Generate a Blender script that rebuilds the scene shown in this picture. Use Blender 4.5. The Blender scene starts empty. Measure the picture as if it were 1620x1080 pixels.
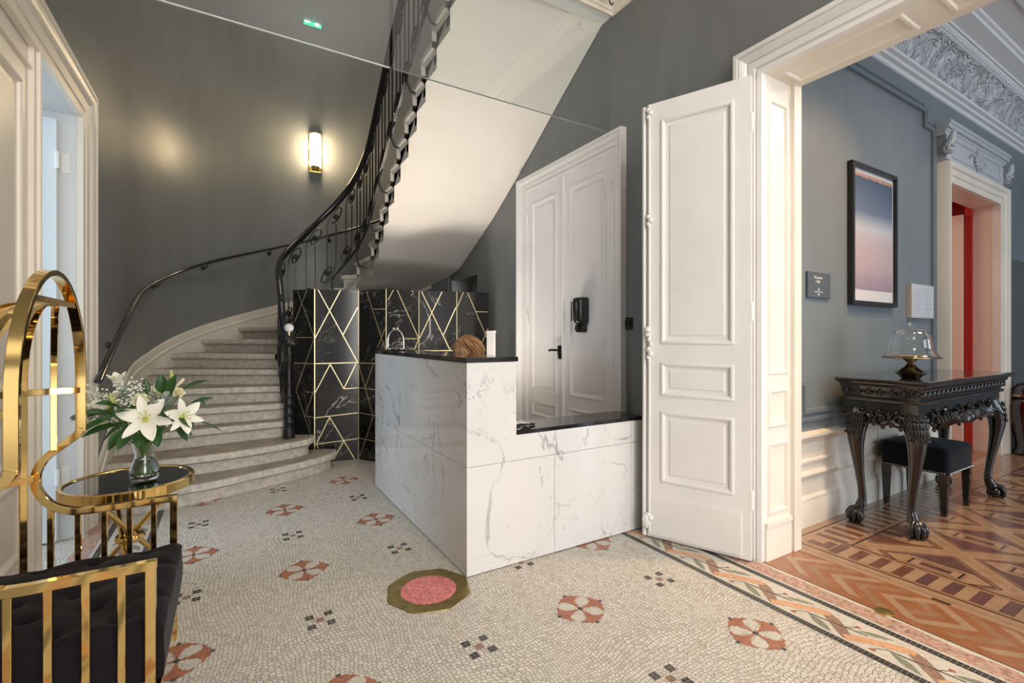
import bpy, bmesh, math, random
from mathutils import Vector, Matrix
random.seed(7)
sc = bpy.context.scene
COL = sc.collection
PI = math.pi
sin, cos, rad = math.sin, math.cos, math.radians

# ------------------------------------------------------------------ camera, world, light, exposure
cd = bpy.data.cameras.new('camera'); cam = bpy.data.objects.new('camera', cd); COL.objects.link(cam)
sc.camera = cam
cd.sensor_fit = 'HORIZONTAL'; cd.sensor_width = 36.0; cd.lens = 36.0 * 750 / 1620
cd.shift_y = -6.0 / 1620; cd.clip_start = 0.05; cd.clip_end = 60
TH = math.atan(448 / 750.0)
cam.location = (0, 0, 1.25); cam.rotation_euler = (PI / 2, 0, -TH)
sc.view_settings.view_transform = 'Standard'; sc.view_settings.look = 'None'
sc.view_settings.gamma = 1.0; sc.view_settings.exposure = 0.30; sc.view_settings.use_curve_mapping = False
sc.cycles.use_denoising = True
sc.cycles.max_bounces = 10; sc.cycles.diffuse_bounces = 6; sc.cycles.glossy_bounces = 5
sc.cycles.transmission_bounces = 8; sc.cycles.transparent_max_bounces = 12
sc.cycles.sample_clamp_indirect = 6.0
w = bpy.data.worlds.new('world'); sc.world = w; w.use_nodes = True
w.node_tree.nodes['Background'].inputs[0].default_value = (0.75, 0.85, 1.0, 1)
w.node_tree.nodes['Background'].inputs[1].default_value = 0.6

def area(name, loc, direction, sx, sy, power, col, spread=None):
    ld = bpy.data.lights.new(name, 'AREA'); ld.shape = 'RECTANGLE'; ld.size = sx; ld.size_y = sy
    ld.energy = power; ld.color = col
    if spread: ld.spread = rad(spread)
    o = bpy.data.objects.new(name, ld); COL.objects.link(o); o.location = loc
    o.rotation_euler = Vector(direction).to_track_quat('-Z', 'Y').to_euler()
    return o
def point(name, loc, power, col, r=0.05):
    ld = bpy.data.lights.new(name, 'POINT'); ld.energy = power; ld.color = col; ld.shadow_soft_size = r
    o = bpy.data.objects.new(name, ld); COL.objects.link(o); o.location = loc
    return o
NEU = (1.0, 0.95, 0.88); WARM = (1.0, 0.74, 0.45); COOL = (0.66, 0.82, 1.0)
# daylight through the glazed street doors behind the camera and through the windows of the two side rooms
area('entrance_daylight', (0.9, -3.66, 1.62), (0, 1, 0), 2.16, 3.1, 142, (1.0, 0.955, 0.91))
area('side_room_daylight', (-3.84, 3.6, 1.9), (1, 0, 0), 1.96, 1.96, 88, COOL)
area('salon_daylight', (4.7, -3.66, 1.75), (0, 1, 0), 1.76, 2.66, 54, (0.72, 0.85, 1.0))
area('salon_daylight', (7.5, -3.66, 1.75), (0, 1, 0), 1.76, 2.66, 62, (0.72, 0.85, 1.0))
area('stairwell_top_light', (0.9, 4.9, 7.2), (0, 0, -1), 2.2, 2.6, 42, (1.0, 0.92, 0.8))  # unseen area light just below the closed stairwell ceiling
area('hall_ceiling_fill', (0.9, -1.3, 3.80), (0, 0.25, -1), 1.6, 1.6, 88, (1.0, 0.93, 0.84))  # unseen fill panel added under the hall ceiling, without a fixture
area('desk_fill', (1.72, 3.95, 0.06), (-0.10, 0.12, 1), 0.35, 0.9, 18, (1.0, 0.88, 0.76), 110)  # hidden fill added behind the desk to brighten the stair soffit
area('hall_spot', (2.0, 0.3, 3.78), (0.25, 0.35, -1), 0.25, 0.25, 3.5, (1.0, 0.80, 0.55))
area('salon_spot', (3.75, 0.70, 3.68), (-0.12, 0.22, -1), 0.2, 0.2, 14, (1.0, 0.62, 0.30), 80)
area('salon_overhead_light', (4.6, 0.2, 3.3), (0, 0, -1), 0.7, 0.7, 26, (1.0, 0.85, 0.68))  # unseen area light alone, no chandelier is built

# ------------------------------------------------------------------ materials
def nodes_of(m):
    m.use_nodes = True
    nt = m.node_tree
    return nt, nt.nodes, nt.links, nt.nodes['Principled BSDF']
def mat(name, col, rough=0.5, metal=0.0, bump=0.0, bscale=40.0, var=0.0, vscale=6.0, spec=0.5, stretch=None, coat=0.0, emit=None, es=0, sheen=0, rvar=0.0):
    m = bpy.data.materials.new(name); nt, N, L, B = nodes_of(m)
    B.inputs['Base Color'].default_value = (*col, 1); B.inputs['Roughness'].default_value = rough
    B.inputs['Metallic'].default_value = metal; B.inputs['Specular IOR Level'].default_value = spec
    if coat: B.inputs['Coat Weight'].default_value = coat; B.inputs['Coat Roughness'].default_value = 0.05
    if sheen: B.inputs['Sheen Weight'].default_value = sheen
    if emit: B.inputs['Emission Color'].default_value = (*emit, 1); B.inputs['Emission Strength'].default_value = es
    tc = N.new('ShaderNodeTexCoord'); mp = N.new('ShaderNodeMapping'); L.new(tc.outputs['Object'], mp.inputs[0])
    if stretch: mp.inputs['Scale'].default_value = stretch
    if var or rvar:
        n = N.new('ShaderNodeTexNoise'); n.inputs['Scale'].default_value = vscale; n.inputs['Detail'].default_value = 5
        L.new(mp.outputs[0], n.inputs[0])
        if var:
            r = N.new('ShaderNodeValToRGB'); r.color_ramp.elements[0].position = 0.3; r.color_ramp.elements[1].position = 0.7
            r.color_ramp.elements[0].color = (*[c * (1 - var) for c in col], 1)
            r.color_ramp.elements[1].color = (*[min(1, c * (1 + var)) for c in col], 1)
            L.new(n.outputs['Fac'], r.inputs[0]); L.new(r.outputs[0], B.inputs['Base Color'])
        if rvar:
            q = N.new('ShaderNodeMapRange'); q.inputs['To Min'].default_value = max(0, rough - rvar); q.inputs['To Max'].default_value = rough + rvar
            L.new(n.outputs['Fac'], q.inputs['Value']); L.new(q.outputs[0], B.inputs['Roughness'])
    if bump:
        n2 = N.new('ShaderNodeTexNoise'); n2.inputs['Scale'].default_value = bscale; n2.inputs['Detail'].default_value = 4
        L.new(mp.outputs[0], n2.inputs[0])
        b = N.new('ShaderNodeBump'); b.inputs['Strength'].default_value = bump; b.inputs['Distance'].default_value = 0.01
        L.new(n2.outputs['Fac'], b.inputs['Height']); L.new(b.outputs[0], B.inputs['Normal'])
    return m

WALL = mat('blue grey satin wall paint', (0.182, 0.190, 0.192), 0.36, bump=0.10, bscale=5, stretch=(3, 3, 0.7), var=0.07, vscale=2.0, rvar=0.06)
WALL2 = mat('slate blue satin wall paint', (0.185, 0.213, 0.228), 0.30, bump=0.08, bscale=5, stretch=(3, 3, 0.7), var=0.05, vscale=2.0)
WALLD = mat('grey painted mouldings', (0.15, 0.18, 0.20), 0.3, var=0.05)
WHITE = mat('white door paint', (0.80, 0.78, 0.755), 0.32, var=0.035, vscale=3)
CREAM = mat('cream joinery paint', (0.80, 0.735, 0.635), 0.34, var=0.04, vscale=4)
PLAST = mat('soffit plaster', (0.80, 0.765, 0.70), 0.7, bump=0.04, bscale=30, var=0.03, vscale=2)
CEIL = mat('ceiling paint', (0.78, 0.78, 0.77), 0.6, bump=0.03, bscale=12)
COVE = mat('carved cove plaster', (0.70, 0.71, 0.71), 0.5)
def carve(m, scale, strength, dist=0.03, distort=2.5):
    nt, N, L, B = nodes_of(m)
    tc = N.new('ShaderNodeTexCoord'); wv = N.new('ShaderNodeTexNoise'); wv.inputs['Scale'].default_value = scale
    wv.inputs['Distortion'].default_value = distort; wv.inputs['Detail'].default_value = 2
    wv2 = N.new('ShaderNodeMath'); wv2.operation = 'PINGPONG'; wv2.inputs[1].default_value = 0.07
    L.new(tc.outputs['Object'], wv.inputs[0]); L.new(wv.outputs['Fac'], wv2.inputs[0])
    b = N.new('ShaderNodeBump'); b.inputs['Strength'].default_value = strength; b.inputs['Distance'].default_value = dist
    L.new(wv2.outputs[0], b.inputs['Height']); L.new(b.outputs[0], B.inputs['Normal'])
carve(COVE, 5.5, 1.0, 0.25, 1.6)
STONE = mat('worn limestone', (0.56, 0.515, 0.455), 0.62, bump=0.6, bscale=45, var=0.20, vscale=24)
STONEW = mat('pale stair string', (0.68, 0.64, 0.57), 0.6, bump=0.1, bscale=40, var=0.08, vscale=4)
TREAD = mat('worn tread stone', (0.30, 0.255, 0.205), 0.5, bump=0.2, bscale=30, var=0.25, vscale=6)
IRON = mat('black painted iron', (0.012, 0.012, 0.013), 0.3, bump=0.05, bscale=90)
RAILW = mat('black varnished handrail', (0.012, 0.013, 0.018), 0.12, coat=0.4)
GOLD = mat('polished gold metal', (0.86, 0.60, 0.23), 0.07, metal=1.0, bump=0.02, bscale=7)
BRASS = mat('aged brass', (0.32, 0.25, 0.09), 0.35, metal=0.85, var=0.25, vscale=20)
CHROME = mat('polished chrome', (0.86, 0.86, 0.86), 0.06, metal=1.0)
BLACKG = mat('black polished granite', (0.012, 0.012, 0.013), 0.08)
BLACKP = mat('black plastic', (0.014, 0.014, 0.015), 0.22)
EBONY = mat('black lacquered wood', (0.016, 0.014, 0.013), 0.16, coat=0.6)
EBONYC = mat('black lacquered carving', (0.022, 0.018, 0.016), 0.18, coat=0.5)
VELVET = mat('dark aubergine velvet', (0.009, 0.0065, 0.009), 0.9, bump=0.2, bscale=60, spec=0.15, sheen=0.05, var=0.25, vscale=7)
VELVETB = mat('midnight velvet', (0.007, 0.010, 0.014), 0.85, bump=0.2, bscale=60, spec=0.2, sheen=0.08, var=0.2, vscale=8)
RED = mat('red wall paint', (0.46, 0.025, 0.015), 0.45)
PINK = mat('pinkish cream door paint', (0.78, 0.60, 0.48), 0.35)
GREYP = mat('olive grey panel', (0.105, 0.105, 0.095), 0.5)

def glass(name, col=(1, 1, 1), rough=0.0, ior=1.45):
    m = bpy.data.materials.new(name); nt, N, L, B = nodes_of(m)
    B.inputs['Base Color'].default_value = (*col, 1); B.inputs['Roughness'].default_value = rough
    B.inputs['Transmission Weight'].default_value = 1.0; B.inputs['IOR'].default_value = ior
    return m
def thinglass(name, tint=(0.96, 0.98, 0.98), refl=1.0):
    # a pane: mirror reflection by Fresnel over a tinted see-through body
    m = bpy.data.materials.new(name); m.use_nodes = True; N = m.node_tree.nodes; L = m.node_tree.links; N.clear()
    o = N.new('ShaderNodeOutputMaterial'); mx = N.new('ShaderNodeMixShader'); g = N.new('ShaderNodeBsdfGlossy'); t = N.new('ShaderNodeBsdfTransparent')
    g.inputs['Roughness'].default_value = 0.0; t.inputs[0].default_value = (*tint, 1)
    fr = N.new('ShaderNodeFresnel'); fr.inputs['IOR'].default_value = 1.5
    mu = N.new('ShaderNodeMath'); mu.operation = 'MULTIPLY'; mu.inputs[1].default_value = refl; mu.use_clamp = True
    ge = N.new('ShaderNodeNewGeometry'); iv = N.new('ShaderNodeMath'); iv.operation = 'SUBTRACT'; iv.inputs[0].default_value = 1.0; L.new(ge.outputs['Backfacing'], iv.inputs[1])
    m2 = N.new('ShaderNodeMath'); m2.operation = 'MULTIPLY'; L.new(fr.outputs[0], mu.inputs[0]); L.new(mu.outputs[0], m2.inputs[0]); L.new(iv.outputs[0], m2.inputs[1])
    L.new(m2.outputs[0], mx.inputs[0]); L.new(t.outputs[0], mx.inputs[1]); L.new(g.outputs[0], mx.inputs[2]); L.new(mx.outputs[0], o.inputs[0])
    return m
GLASS = glass('clear glass')
PANE = thinglass('glass pane', refl=3.6)

def marble(name, base, vein, scale=1.6, width=0.012, rough=0.1, fine=0.5, cloud=0.12, cracks=None):
    m = bpy.data.materials.new(name); nt, N, L, B = nodes_of(m)
    B.inputs['Roughness'].default_value = rough
    tc = N.new('ShaderNodeTexCoord')
    def veinmask(sc_, wd, seed, dist, det=6):
        mp = N.new('ShaderNodeMapping'); mp.inputs['Location'].default_value = (seed, seed * 1.7, seed * 0.3); mp.inputs['Rotation'].default_value = (0.4, 0.5, seed)
        L.new(tc.outputs['Object'], mp.inputs[0])
        n = N.new('ShaderNodeTexNoise'); n.inputs['Scale'].default_value = sc_; n.inputs['Detail'].default_value = det; n.inputs['Distortion'].default_value = dist; n.inputs['Roughness'].default_value = 0.55
        L.new(mp.outputs[0], n.inputs[0])
        s = N.new('ShaderNodeMath'); s.operation = 'SUBTRACT'; s.inputs[1].default_value = 0.5; L.new(n.outputs['Fac'], s.inputs[0])
        a = N.new('ShaderNodeMath'); a.operation = 'ABSOLUTE'; L.new(s.outputs[0], a.inputs[0])
        r = N.new('ShaderNodeMapRange'); r.inputs['From Min'].default_value = 0.0; r.inputs['From Max'].default_value = wd
        r.inputs['To Min'].default_value = 1.0; r.inputs['To Max'].default_value = 0.0; L.new(a.outputs[0], r.inputs['Value'])
        # break the vein up so it does not run everywhere
        n2 = N.new('ShaderNodeTexNoise'); n2.inputs['Scale'].default_value = sc_ * 1.3; L.new(mp.outputs[0], n2.inputs[0])
        r2 = N.new('ShaderNodeMapRange'); r2.inputs['From Min'].default_value = 0.44; r2.inputs['From Max'].default_value = 0.6; L.new(n2.outputs['Fac'], r2.inputs['Value'])
        mu = N.new('ShaderNodeMath'); mu.operation = 'MULTIPLY'; L.new(r.outputs[0], mu.inputs[0]); L.new(r2.outputs[0], mu.inputs[1])
        return mu
    a = veinmask(scale, width, 1.3, 1.2); b = veinmask(scale * 2.2, width * 0.8, 4.1, 1.8)
    b2 = N.new('ShaderNodeMath'); b2.operation = 'MULTIPLY'; b2.inputs[1].default_value = fine; L.new(b.outputs[0], b2.inputs[0])
    mx = N.new('ShaderNodeMath'); mx.operation = 'MAXIMUM'; L.new(a.outputs[0], mx.inputs[0]); L.new(b2.outputs[0], mx.inputs[1])
    cl = N.new('ShaderNodeTexNoise'); cl.inputs['Scale'].default_value = scale * 1.2; cl.inputs['Detail'].default_value = 4; L.new(tc.outputs['Object'], cl.inputs[0])
    cr = N.new('ShaderNodeValToRGB'); cr.color_ramp.elements[0].position = 0.35; cr.color_ramp.elements[1].position = 0.65
    cr.color_ramp.elements[0].color = (*[c * (1 - cloud) for c in base], 1); cr.color_ramp.elements[1].color = (*base, 1)
    L.new(cl.outputs['Fac'], cr.inputs[0])
    mix = N.new('ShaderNodeMix'); mix.data_type = 'RGBA'
    L.new(mx.outputs[0], mix.inputs['Factor']); L.new(cr.outputs[0], mix.inputs['A']); mix.inputs['B'].default_value = (*vein, 1)
    L.new(mix.outputs['Result'], B.inputs['Base Color'])
    return m
MARW = marble('white veined marble', (0.74, 0.73, 0.715), (0.36, 0.355, 0.35), 1.5, 0.013, 0.08, 0.45, 0.05)
MARB = marble('black veined marble', (0.020, 0.020, 0.021), (0.50, 0.49, 0.47), 1.15, 0.0055, 0.12, 0.55, 0.3)
GOLDL = mat('satin brass inlay', (0.85, 0.72, 0.42), 0.3, metal=0.7)

def mosaic(name, cols, scale=60.0, rnd=0.58, warp=0.075, wscale=2.4, grout=(0.085, 0.062, 0.045), gw=0.065, rough=0.42):
    m = bpy.data.materials.new(name); nt, N, L, B = nodes_of(m)
    tc = N.new('ShaderNodeTexCoord')
    n = N.new('ShaderNodeTexNoise'); n.inputs['Scale'].default_value = wscale; n.inputs['Detail'].default_value = 1; L.new(tc.outputs['Object'], n.inputs[0])
    s = N.new('ShaderNodeVectorMath'); s.operation = 'SUBTRACT'; s.inputs[1].default_value = (0.5, 0.5, 0.5); L.new(n.outputs['Color'], s.inputs[0])
    k = N.new('ShaderNodeVectorMath'); k.operation = 'SCALE'; k.inputs['Scale'].default_value = warp * 2.2; L.new(s.outputs[0], k.inputs[0])
    a = N.new('ShaderNodeVectorMath'); a.operation = 'ADD'; L.new(tc.outputs['Object'], a.inputs[0]); L.new(k.outputs[0], a.inputs[1])
    f = N.new('ShaderNodeMapping'); f.inputs['Scale'].default_value = (1, 1, 0); L.new(a.outputs[0], f.inputs[0])
    v = N.new('ShaderNodeTexVoronoi'); v.feature = 'DISTANCE_TO_EDGE'; v.voronoi_dimensions = '2D'; v.inputs['Scale'].default_value = scale; v.inputs['Randomness'].default_value = rnd
    v2 = N.new('ShaderNodeTexVoronoi'); v2.feature = 'F1'; v2.voronoi_dimensions = '2D'; v2.inputs['Scale'].default_value = scale; v2.inputs['Randomness'].default_value = rnd
    L.new(f.outputs[0], v.inputs['Vector']); L.new(f.outputs[0], v2.inputs['Vector'])
    sp = N.new('ShaderNodeSeparateColor'); L.new(v2.outputs['Color'], sp.inputs[0])
    r = N.new('ShaderNodeValToRGB'); el = r.color_ramp.elements
    while len(el) < len(cols): el.new(0.5)
    for i, c in enumerate(cols): el[i].position = i / max(1, len(cols) - 1); el[i].color = (*c, 1)
    L.new(sp.outputs[0], r.inputs[0])
    st = N.new('ShaderNodeMapRange'); st.inputs['From Min'].default_value = gw * 0.5; st.inputs['From Max'].default_value = gw * 1.3; L.new(v.outputs['Distance'], st.inputs['Value'])
    # patchy wear in the grout
    pn = N.new('ShaderNodeTexNoise'); pn.inputs['Scale'].default_value = 5; pn.inputs['Detail'].default_value = 3; L.new(tc.outputs['Object'], pn.inputs[0])
    gr = N.new('ShaderNodeValToRGB'); gr.color_ramp.elements[0].position = 0.3; gr.color_ramp.elements[1].position = 0.75
    gr.color_ramp.elements[0].color = (*grout, 1); gr.color_ramp.elements[1].color = (*[g * 2.6 for g in grout], 1); L.new(pn.outputs['Fac'], gr.inputs[0])
    mix = N.new('ShaderNodeMix'); mix.data_type = 'RGBA'; L.new(st.outputs[0], mix.inputs['Factor']); L.new(gr.outputs[0], mix.inputs['A']); L.new(r.outputs[0], mix.inputs['B'])
    L.new(mix.outputs['Result'], B.inputs['Base Color']); B.inputs['Roughness'].default_value = rough
    b = N.new('ShaderNodeBump'); b.inputs['Strength'].default_value = 0.35; b.inputs['Distance'].default_value = 0.003
    L.new(st.outputs[0], b.inputs['Height']); L.new(b.outputs[0], B.inputs['Normal'])
    return m
MOS = mosaic('ivory tesserae', [(0.50, 0.465, 0.405), (0.61, 0.575, 0.51), (0.70, 0.665, 0.60), (0.59, 0.56, 0.52)])
MOSF = mosaic('fine pale tesserae', [(0.50, 0.47, 0.40), (0.62, 0.585, 0.51), (0.56, 0.53, 0.46)], scale=75, gw=0.03, grout=(0.26, 0.23, 0.19), warp=0.02)
MOSK = mosaic('black tesserae', [(0.018, 0.018, 0.018), (0.035, 0.034, 0.032)], scale=56, rnd=0.05, warp=0.0, grout=(0.16, 0.15, 0.13), gw=0.05)
MOSR = mosaic('brick red tesserae', [(0.33, 0.115, 0.065), (0.42, 0.16, 0.09), (0.27, 0.09, 0.055)], scale=90, gw=0.03, grout=(0.22, 0.12, 0.09))
MOSP = mosaic('pink marble tesserae', [(0.40, 0.22, 0.16), (0.55, 0.36, 0.28), (0.26, 0.13, 0.10), (0.52, 0.42, 0.35)], scale=85, rnd=0.9, gw=0.03, grout=(0.3, 0.2, 0.15))
MOSO = mosaic('orange tesserae', [(0.58, 0.30, 0.16), (0.66, 0.38, 0.22), (0.50, 0.25, 0.14)], scale=85, gw=0.025, grout=(0.4, 0.25, 0.15))
MOSBR = mosaic('brown tesserae', [(0.20, 0.11, 0.075), (0.30, 0.18, 0.12)], scale=85, gw=0.04, grout=(0.3, 0.22, 0.16))
MOSG = mosaic('grey green tesserae', [(0.15, 0.165, 0.115), (0.22, 0.235, 0.17)], scale=85, gw=0.03, grout=(0.28, 0.26, 0.2))

def wood(name, a, b, rough=0.22, sx=(2, 2, 2)):
    m = bpy.data.materials.new(name); nt, N, L, B = nodes_of(m)
    tc = N.new('ShaderNodeTexCoord'); mp = N.new('ShaderNodeMapping'); mp.inputs['Scale'].default_value = (9, 9, 9); L.new(tc.outputs['Object'], mp.inputs[0])
    n = N.new('ShaderNodeTexNoise'); n.inputs['Scale'].default_value = 1.6; n.inputs['Detail'].default_value = 8; n.inputs['Roughness'].default_value = 0.65; n.inputs['Distortion'].default_value = 0.6
    L.new(mp.outputs[0], n.inputs[0])
    r = N.new('ShaderNodeValToRGB'); r.color_ramp.elements[0].position = 0.3; r.color_ramp.elements[1].position = 0.72
    r.color_ramp.elements[0].color = (*a, 1); r.color_ramp.elements[1].color = (*b, 1); L.new(n.outputs['Fac'], r.inputs[0])
    L.new(r.outputs[0], B.inputs['Base Color']); B.inputs['Roughness'].default_value = rough; B.inputs['Coat Weight'].default_value = 0.3; B.inputs['Coat Roughness'].default_value = 0.12
    return m
WD_L = wood('pale oak', (0.30, 0.19, 0.115), (0.39, 0.26, 0.165))
WD_M = wood('honey oak', (0.25, 0.135, 0.07), (0.33, 0.19, 0.11))
WD_D = wood('walnut', (0.11, 0.045, 0.028), (0.17, 0.075, 0.045))
WD_P = wood('plum stained wood', (0.095, 0.045, 0.042), (0.145, 0.07, 0.065))
WD_O = wood('orange mahogany', (0.24, 0.095, 0.04), (0.33, 0.145, 0.065))
WD_K = wood('ebony stringing', (0.02, 0.014, 0.01), (0.04, 0.025, 0.02))

# ------------------------------------------------------------------ mesh helpers
ORG = {}
class MB:
    def __init__(s): s.v = []; s.f = []; s.m = []; s.mi = 0
    def face(s, pts, mi=None):
        i = len(s.v); s.v += [tuple(p) for p in pts]; s.f.append(tuple(range(i, i + len(pts)))); s.m.append(s.mi if mi is None else mi); return s
    def box(s, x0, x1, y0, y1, z0, z1, mi=None):
        i = len(s.v); s.v += [(x, y, z) for z in (z0, z1) for y in (y0, y1) for x in (x0, x1)]
        for q in ((0, 2, 3, 1), (4, 5, 7, 6), (0, 1, 5, 4), (2, 6, 7, 3), (0, 4, 6, 2), (1, 3, 7, 5)):
            s.f.append(tuple(i + k for k in q)); s.m.append(s.mi if mi is None else mi)
        return s
    def grid(s, rows, closed_u=False, closed_v=False, mi=None):
        i = len(s.v); nu = len(rows); nv = len(rows[0])
        for r in rows: s.v += [tuple(p) for p in r]
        for a in range(nu if closed_u else nu - 1):
            for b in range(nv if closed_v else nv - 1):
                s.f.append((i + a * nv + b, i + a * nv + (b + 1) % nv, i + ((a + 1) % nu) * nv + (b + 1) % nv, i + ((a + 1) % nu) * nv + b))
                s.m.append(s.mi if mi is None else mi)
        return s
    def cap(s, ring, mi=None): return s.face(ring, mi)
    def extrude(s, poly, vec, mi=None):
        vec = Vector(vec); a = [Vector(p) for p in poly]; b = [p + vec for p in a]
        s.grid([a, b], closed_v=True, mi=mi); s.face(list(reversed(a)), mi); s.face(b, mi); return s
    def lathe(s, prof, c=(0, 0, 0), n=24, mi=None, sx=1, sy=1, mat4=None):
        rows = []
        for r, z in prof:
            row = []
            for k in range(n):
                t = 2 * PI * k / n; p = Vector((r * cos(t) * sx, r * sin(t) * sy, z))
                if mat4: p = mat4 @ p
                row.append(p + Vector(c))
            rows.append(row)
        return s.grid(rows, closed_v=True, mi=mi)
    def tube(s, path, r, n=8, caps=True, mi=None, closed=False):
        P = [Vector(p) for p in path]; m = len(P); R = r if isinstance(r, (list, tuple)) else [r] * m
        rows = []; up = None
        for i, p in enumerate(P):
            if closed: t = (P[(i + 1) % m] - P[i - 1])
            else: t = (P[min(i + 1, m - 1)] - P[max(i - 1, 0)])
            if t.length < 1e-9: t = Vector((0, 0, 1))
            t.normalize()
            if up is None:
                up = Vector((0, 0, 1)) if abs(t.z) < 0.9 else Vector((1, 0, 0))
            a = (up - t * up.dot(t))
            if a.length < 1e-6: a = t.orthogonal()
            a.normalize(); up = a; b = t.cross(a)
            rows.append([p + (a * cos(2 * PI * k / n) + b * sin(2 * PI * k / n)) * R[i] for k in range(n)])
        s.grid(rows, closed_u=closed, closed_v=True, mi=mi)
        if caps and not closed: s.face(list(reversed(rows[0])), mi); s.face(rows[-1], mi)
        return s
    def sweep(s, path, prof, side=None, caps=True, mi=None, closed=False, upv=(0, 0, 1)):
        # prof: list of (a,b): a along 'side' direction, b along the other normal. side: fixed vector or None (computed from upv)
        P = [Vector(p) for p in path]; m = len(P); rows = []
        for i, p in enumerate(P):
            if closed: d0 = (P[i] - P[i - 1]).normalized(); d1 = (P[(i + 1) % m] - P[i]).normalized()
            else:
                d1 = (P[min(i + 1, m - 1)] - P[min(i, m - 2)]).normalized(); d0 = (P[max(i, 1)] - P[max(i - 1, 0)]).normalized()
            t = (d0 + d1)
            t = d1 if t.length < 1e-6 else t.normalized()
            k = 1.0 / max(0.35, t.dot(d1))
            if side is not None: a = Vector(side); a = (a - t * a.dot(t)).normalized(); b = t.cross(a)
            else:
                b = Vector(upv); b = (b - t * b.dot(t)).normalized(); a = b.cross(t)
            # the mitre stretch acts across the bend
            bend = (d1 - d0)
            if bend.length > 1e-4:
                bn = (bend - t * bend.dot(t)).normalized()
                row = []
                for (x, y) in prof:
                    q = a * x + b * y; q = q + bn * (q.dot(bn)) * (k - 1); row.append(p + q)
            else: row = [p + a * x + b * y for (x, y) in prof]
            rows.append(row)
        s.grid(rows, closed_u=closed, closed_v=True, mi=mi)
        if caps and not closed: s.face(list(reversed(rows[0])), mi); s.face(rows[-1], mi)
        return s
    def sphere(s, c, r, n=12, m=8, sc_=(1, 1, 1), mi=None, rot=None):
        rows = []
        for i in range(m + 1):
            ph = PI * i / m; rr = max(1e-4, sin(ph)); row = []
            for k in range(n):
                t = 2 * PI * k / n; p = Vector((r * rr * cos(t) * sc_[0], r * rr * sin(t) * sc_[1], r * cos(ph) * sc_[2]))
                if rot: p = rot @ p
                row.append(p + Vector(c))
            rows.append(row)
        return s.grid(rows, closed_v=True, mi=mi)
    def xform(s, M, start=0):
        for i in range(start, len(s.v)): s.v[i] = tuple(M @ Vector(s.v[i]))
        return s
    def add(s, o, M=None):
        i = len(s.v); s.v += [tuple(M @ Vector(p)) if M else p for p in o.v]; s.f += [tuple(k + i for k in f) for f in o.f]; s.m += o.m; return s
    def build(s, name, mats, parent=None, smooth=35, bevel=0.0, label=None, subsurf=0, segs=2):
        if not isinstance(mats, (list, tuple)): mats = [mats]
        me = bpy.data.meshes.new(name); off = ORG.get(parent.name, Vector()) if parent else Vector()
        me.from_pydata([tuple(Vector(p) - off) for p in s.v], [], s.f)
        for m in mats: me.materials.append(m)
        me.polygons.foreach_set('material_index', s.m)
        bm = bmesh.new(); bm.from_mesh(me); bmesh.ops.remove_doubles(bm, verts=bm.verts, dist=1e-5)
        bmesh.ops.recalc_face_normals(bm, faces=bm.faces); bm.to_mesh(me); bm.free()
        if smooth:
            me.shade_smooth(); me.set_sharp_from_angle(angle=rad(smooth))
            cnt = {}
            for q in me.polygons:
                for ek in q.edge_keys: cnt[ek] = cnt.get(ek, 0) + 1
            soft = {tuple(sorted(e.vertices)) for e in me.edges if not e.use_edge_sharp and cnt.get(tuple(sorted(e.vertices)), 0) > 1}
            for q in me.polygons:
                if not any(tuple(sorted(ek)) in soft for ek in q.edge_keys): q.use_smooth = False
        me.update()
        o = bpy.data.objects.new(name, me); COL.objects.link(o)
        if parent: o.parent = parent; ORG[o.name] = off
        else: ORG[o.name] = Vector()
        if bevel:
            b = o.modifiers.new('b', 'BEVEL'); b.width = bevel; b.segments = segs; b.limit_method = 'ANGLE'; b.angle_limit = rad(40); b.harden_normals = False
        if subsurf:
            q = o.modifiers.new('s', 'SUBSURF'); q.levels = subsurf; q.render_levels = subsurf
        if label: o['label'] = label
        return o
def thing(name, label, cat, loc=(0, 0, 0), group=None, rz=0):
    o = bpy.data.objects.new(name, None); COL.objects.link(o); o.empty_display_size = 0.1
    o.location = loc; o.rotation_euler.z = rz; ORG[o.name] = Vector(loc)
    o['label'] = label; o['category'] = cat
    if group: o['group'] = group
    return o
def local_thing(name, label, cat, loc=(0, 0, 0), group=None, rz=0):
    # parts of this one are modelled around the origin
    o = thing(name, label, cat, loc, group, rz); ORG[o.name] = Vector(); return o
def tag(o, label, cat, group=None):
    o['label'] = label; o['category'] = cat
    if group: o['group'] = group
    return o
def struct(o, label=None):
    o['kind'] = 'structure'
    if label: o['label'] = label
    return o
def copy_tree(o, loc=None, rz=None, label=None, parent=None):
    c = o.copy(); COL.objects.link(c)
    if parent: c.parent = parent
    if loc is not None: c.location = loc
    if rz is not None: c.rotation_euler.z = rz
    if label: c['label'] = label
    for ch in list(o.children): copy_tree(ch, parent=c)
    return c
def arc(cx, cy, r, a0, a1, n):
    return [(cx + r * cos(rad(a0 + (a1 - a0) * i / n)), cy + r * sin(rad(a0 + (a1 - a0) * i / n))) for i in range(n + 1)]
def lerp(a, b, t): return a + (b - a) * t
class Frame:
    # plane frame: p(a,z,o) -> point; a along u, z up, o along outward normal n
    def __init__(s, org, u, n): s.o = Vector(org); s.u = Vector(u).normalized(); s.n = Vector(n).normalized()
    def p(s, a, z, o=0): return s.o + s.u * a + Vector((0, 0, z)) + s.n * o
def rings(mb, fr, a0, a1, z0, z1, prof, fill=True, mi=None):
    R = []
    for ins, dep in prof:
        R.append([fr.p(a0 + ins, z0 + ins, dep), fr.p(a1 - ins, z0 + ins, dep), fr.p(a1 - ins, z1 - ins, dep), fr.p(a0 + ins, z1 - ins, dep)])
    mb.grid(R, closed_v=True, mi=mi)
    if fill: mb.face(R[-1], mi)
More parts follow.
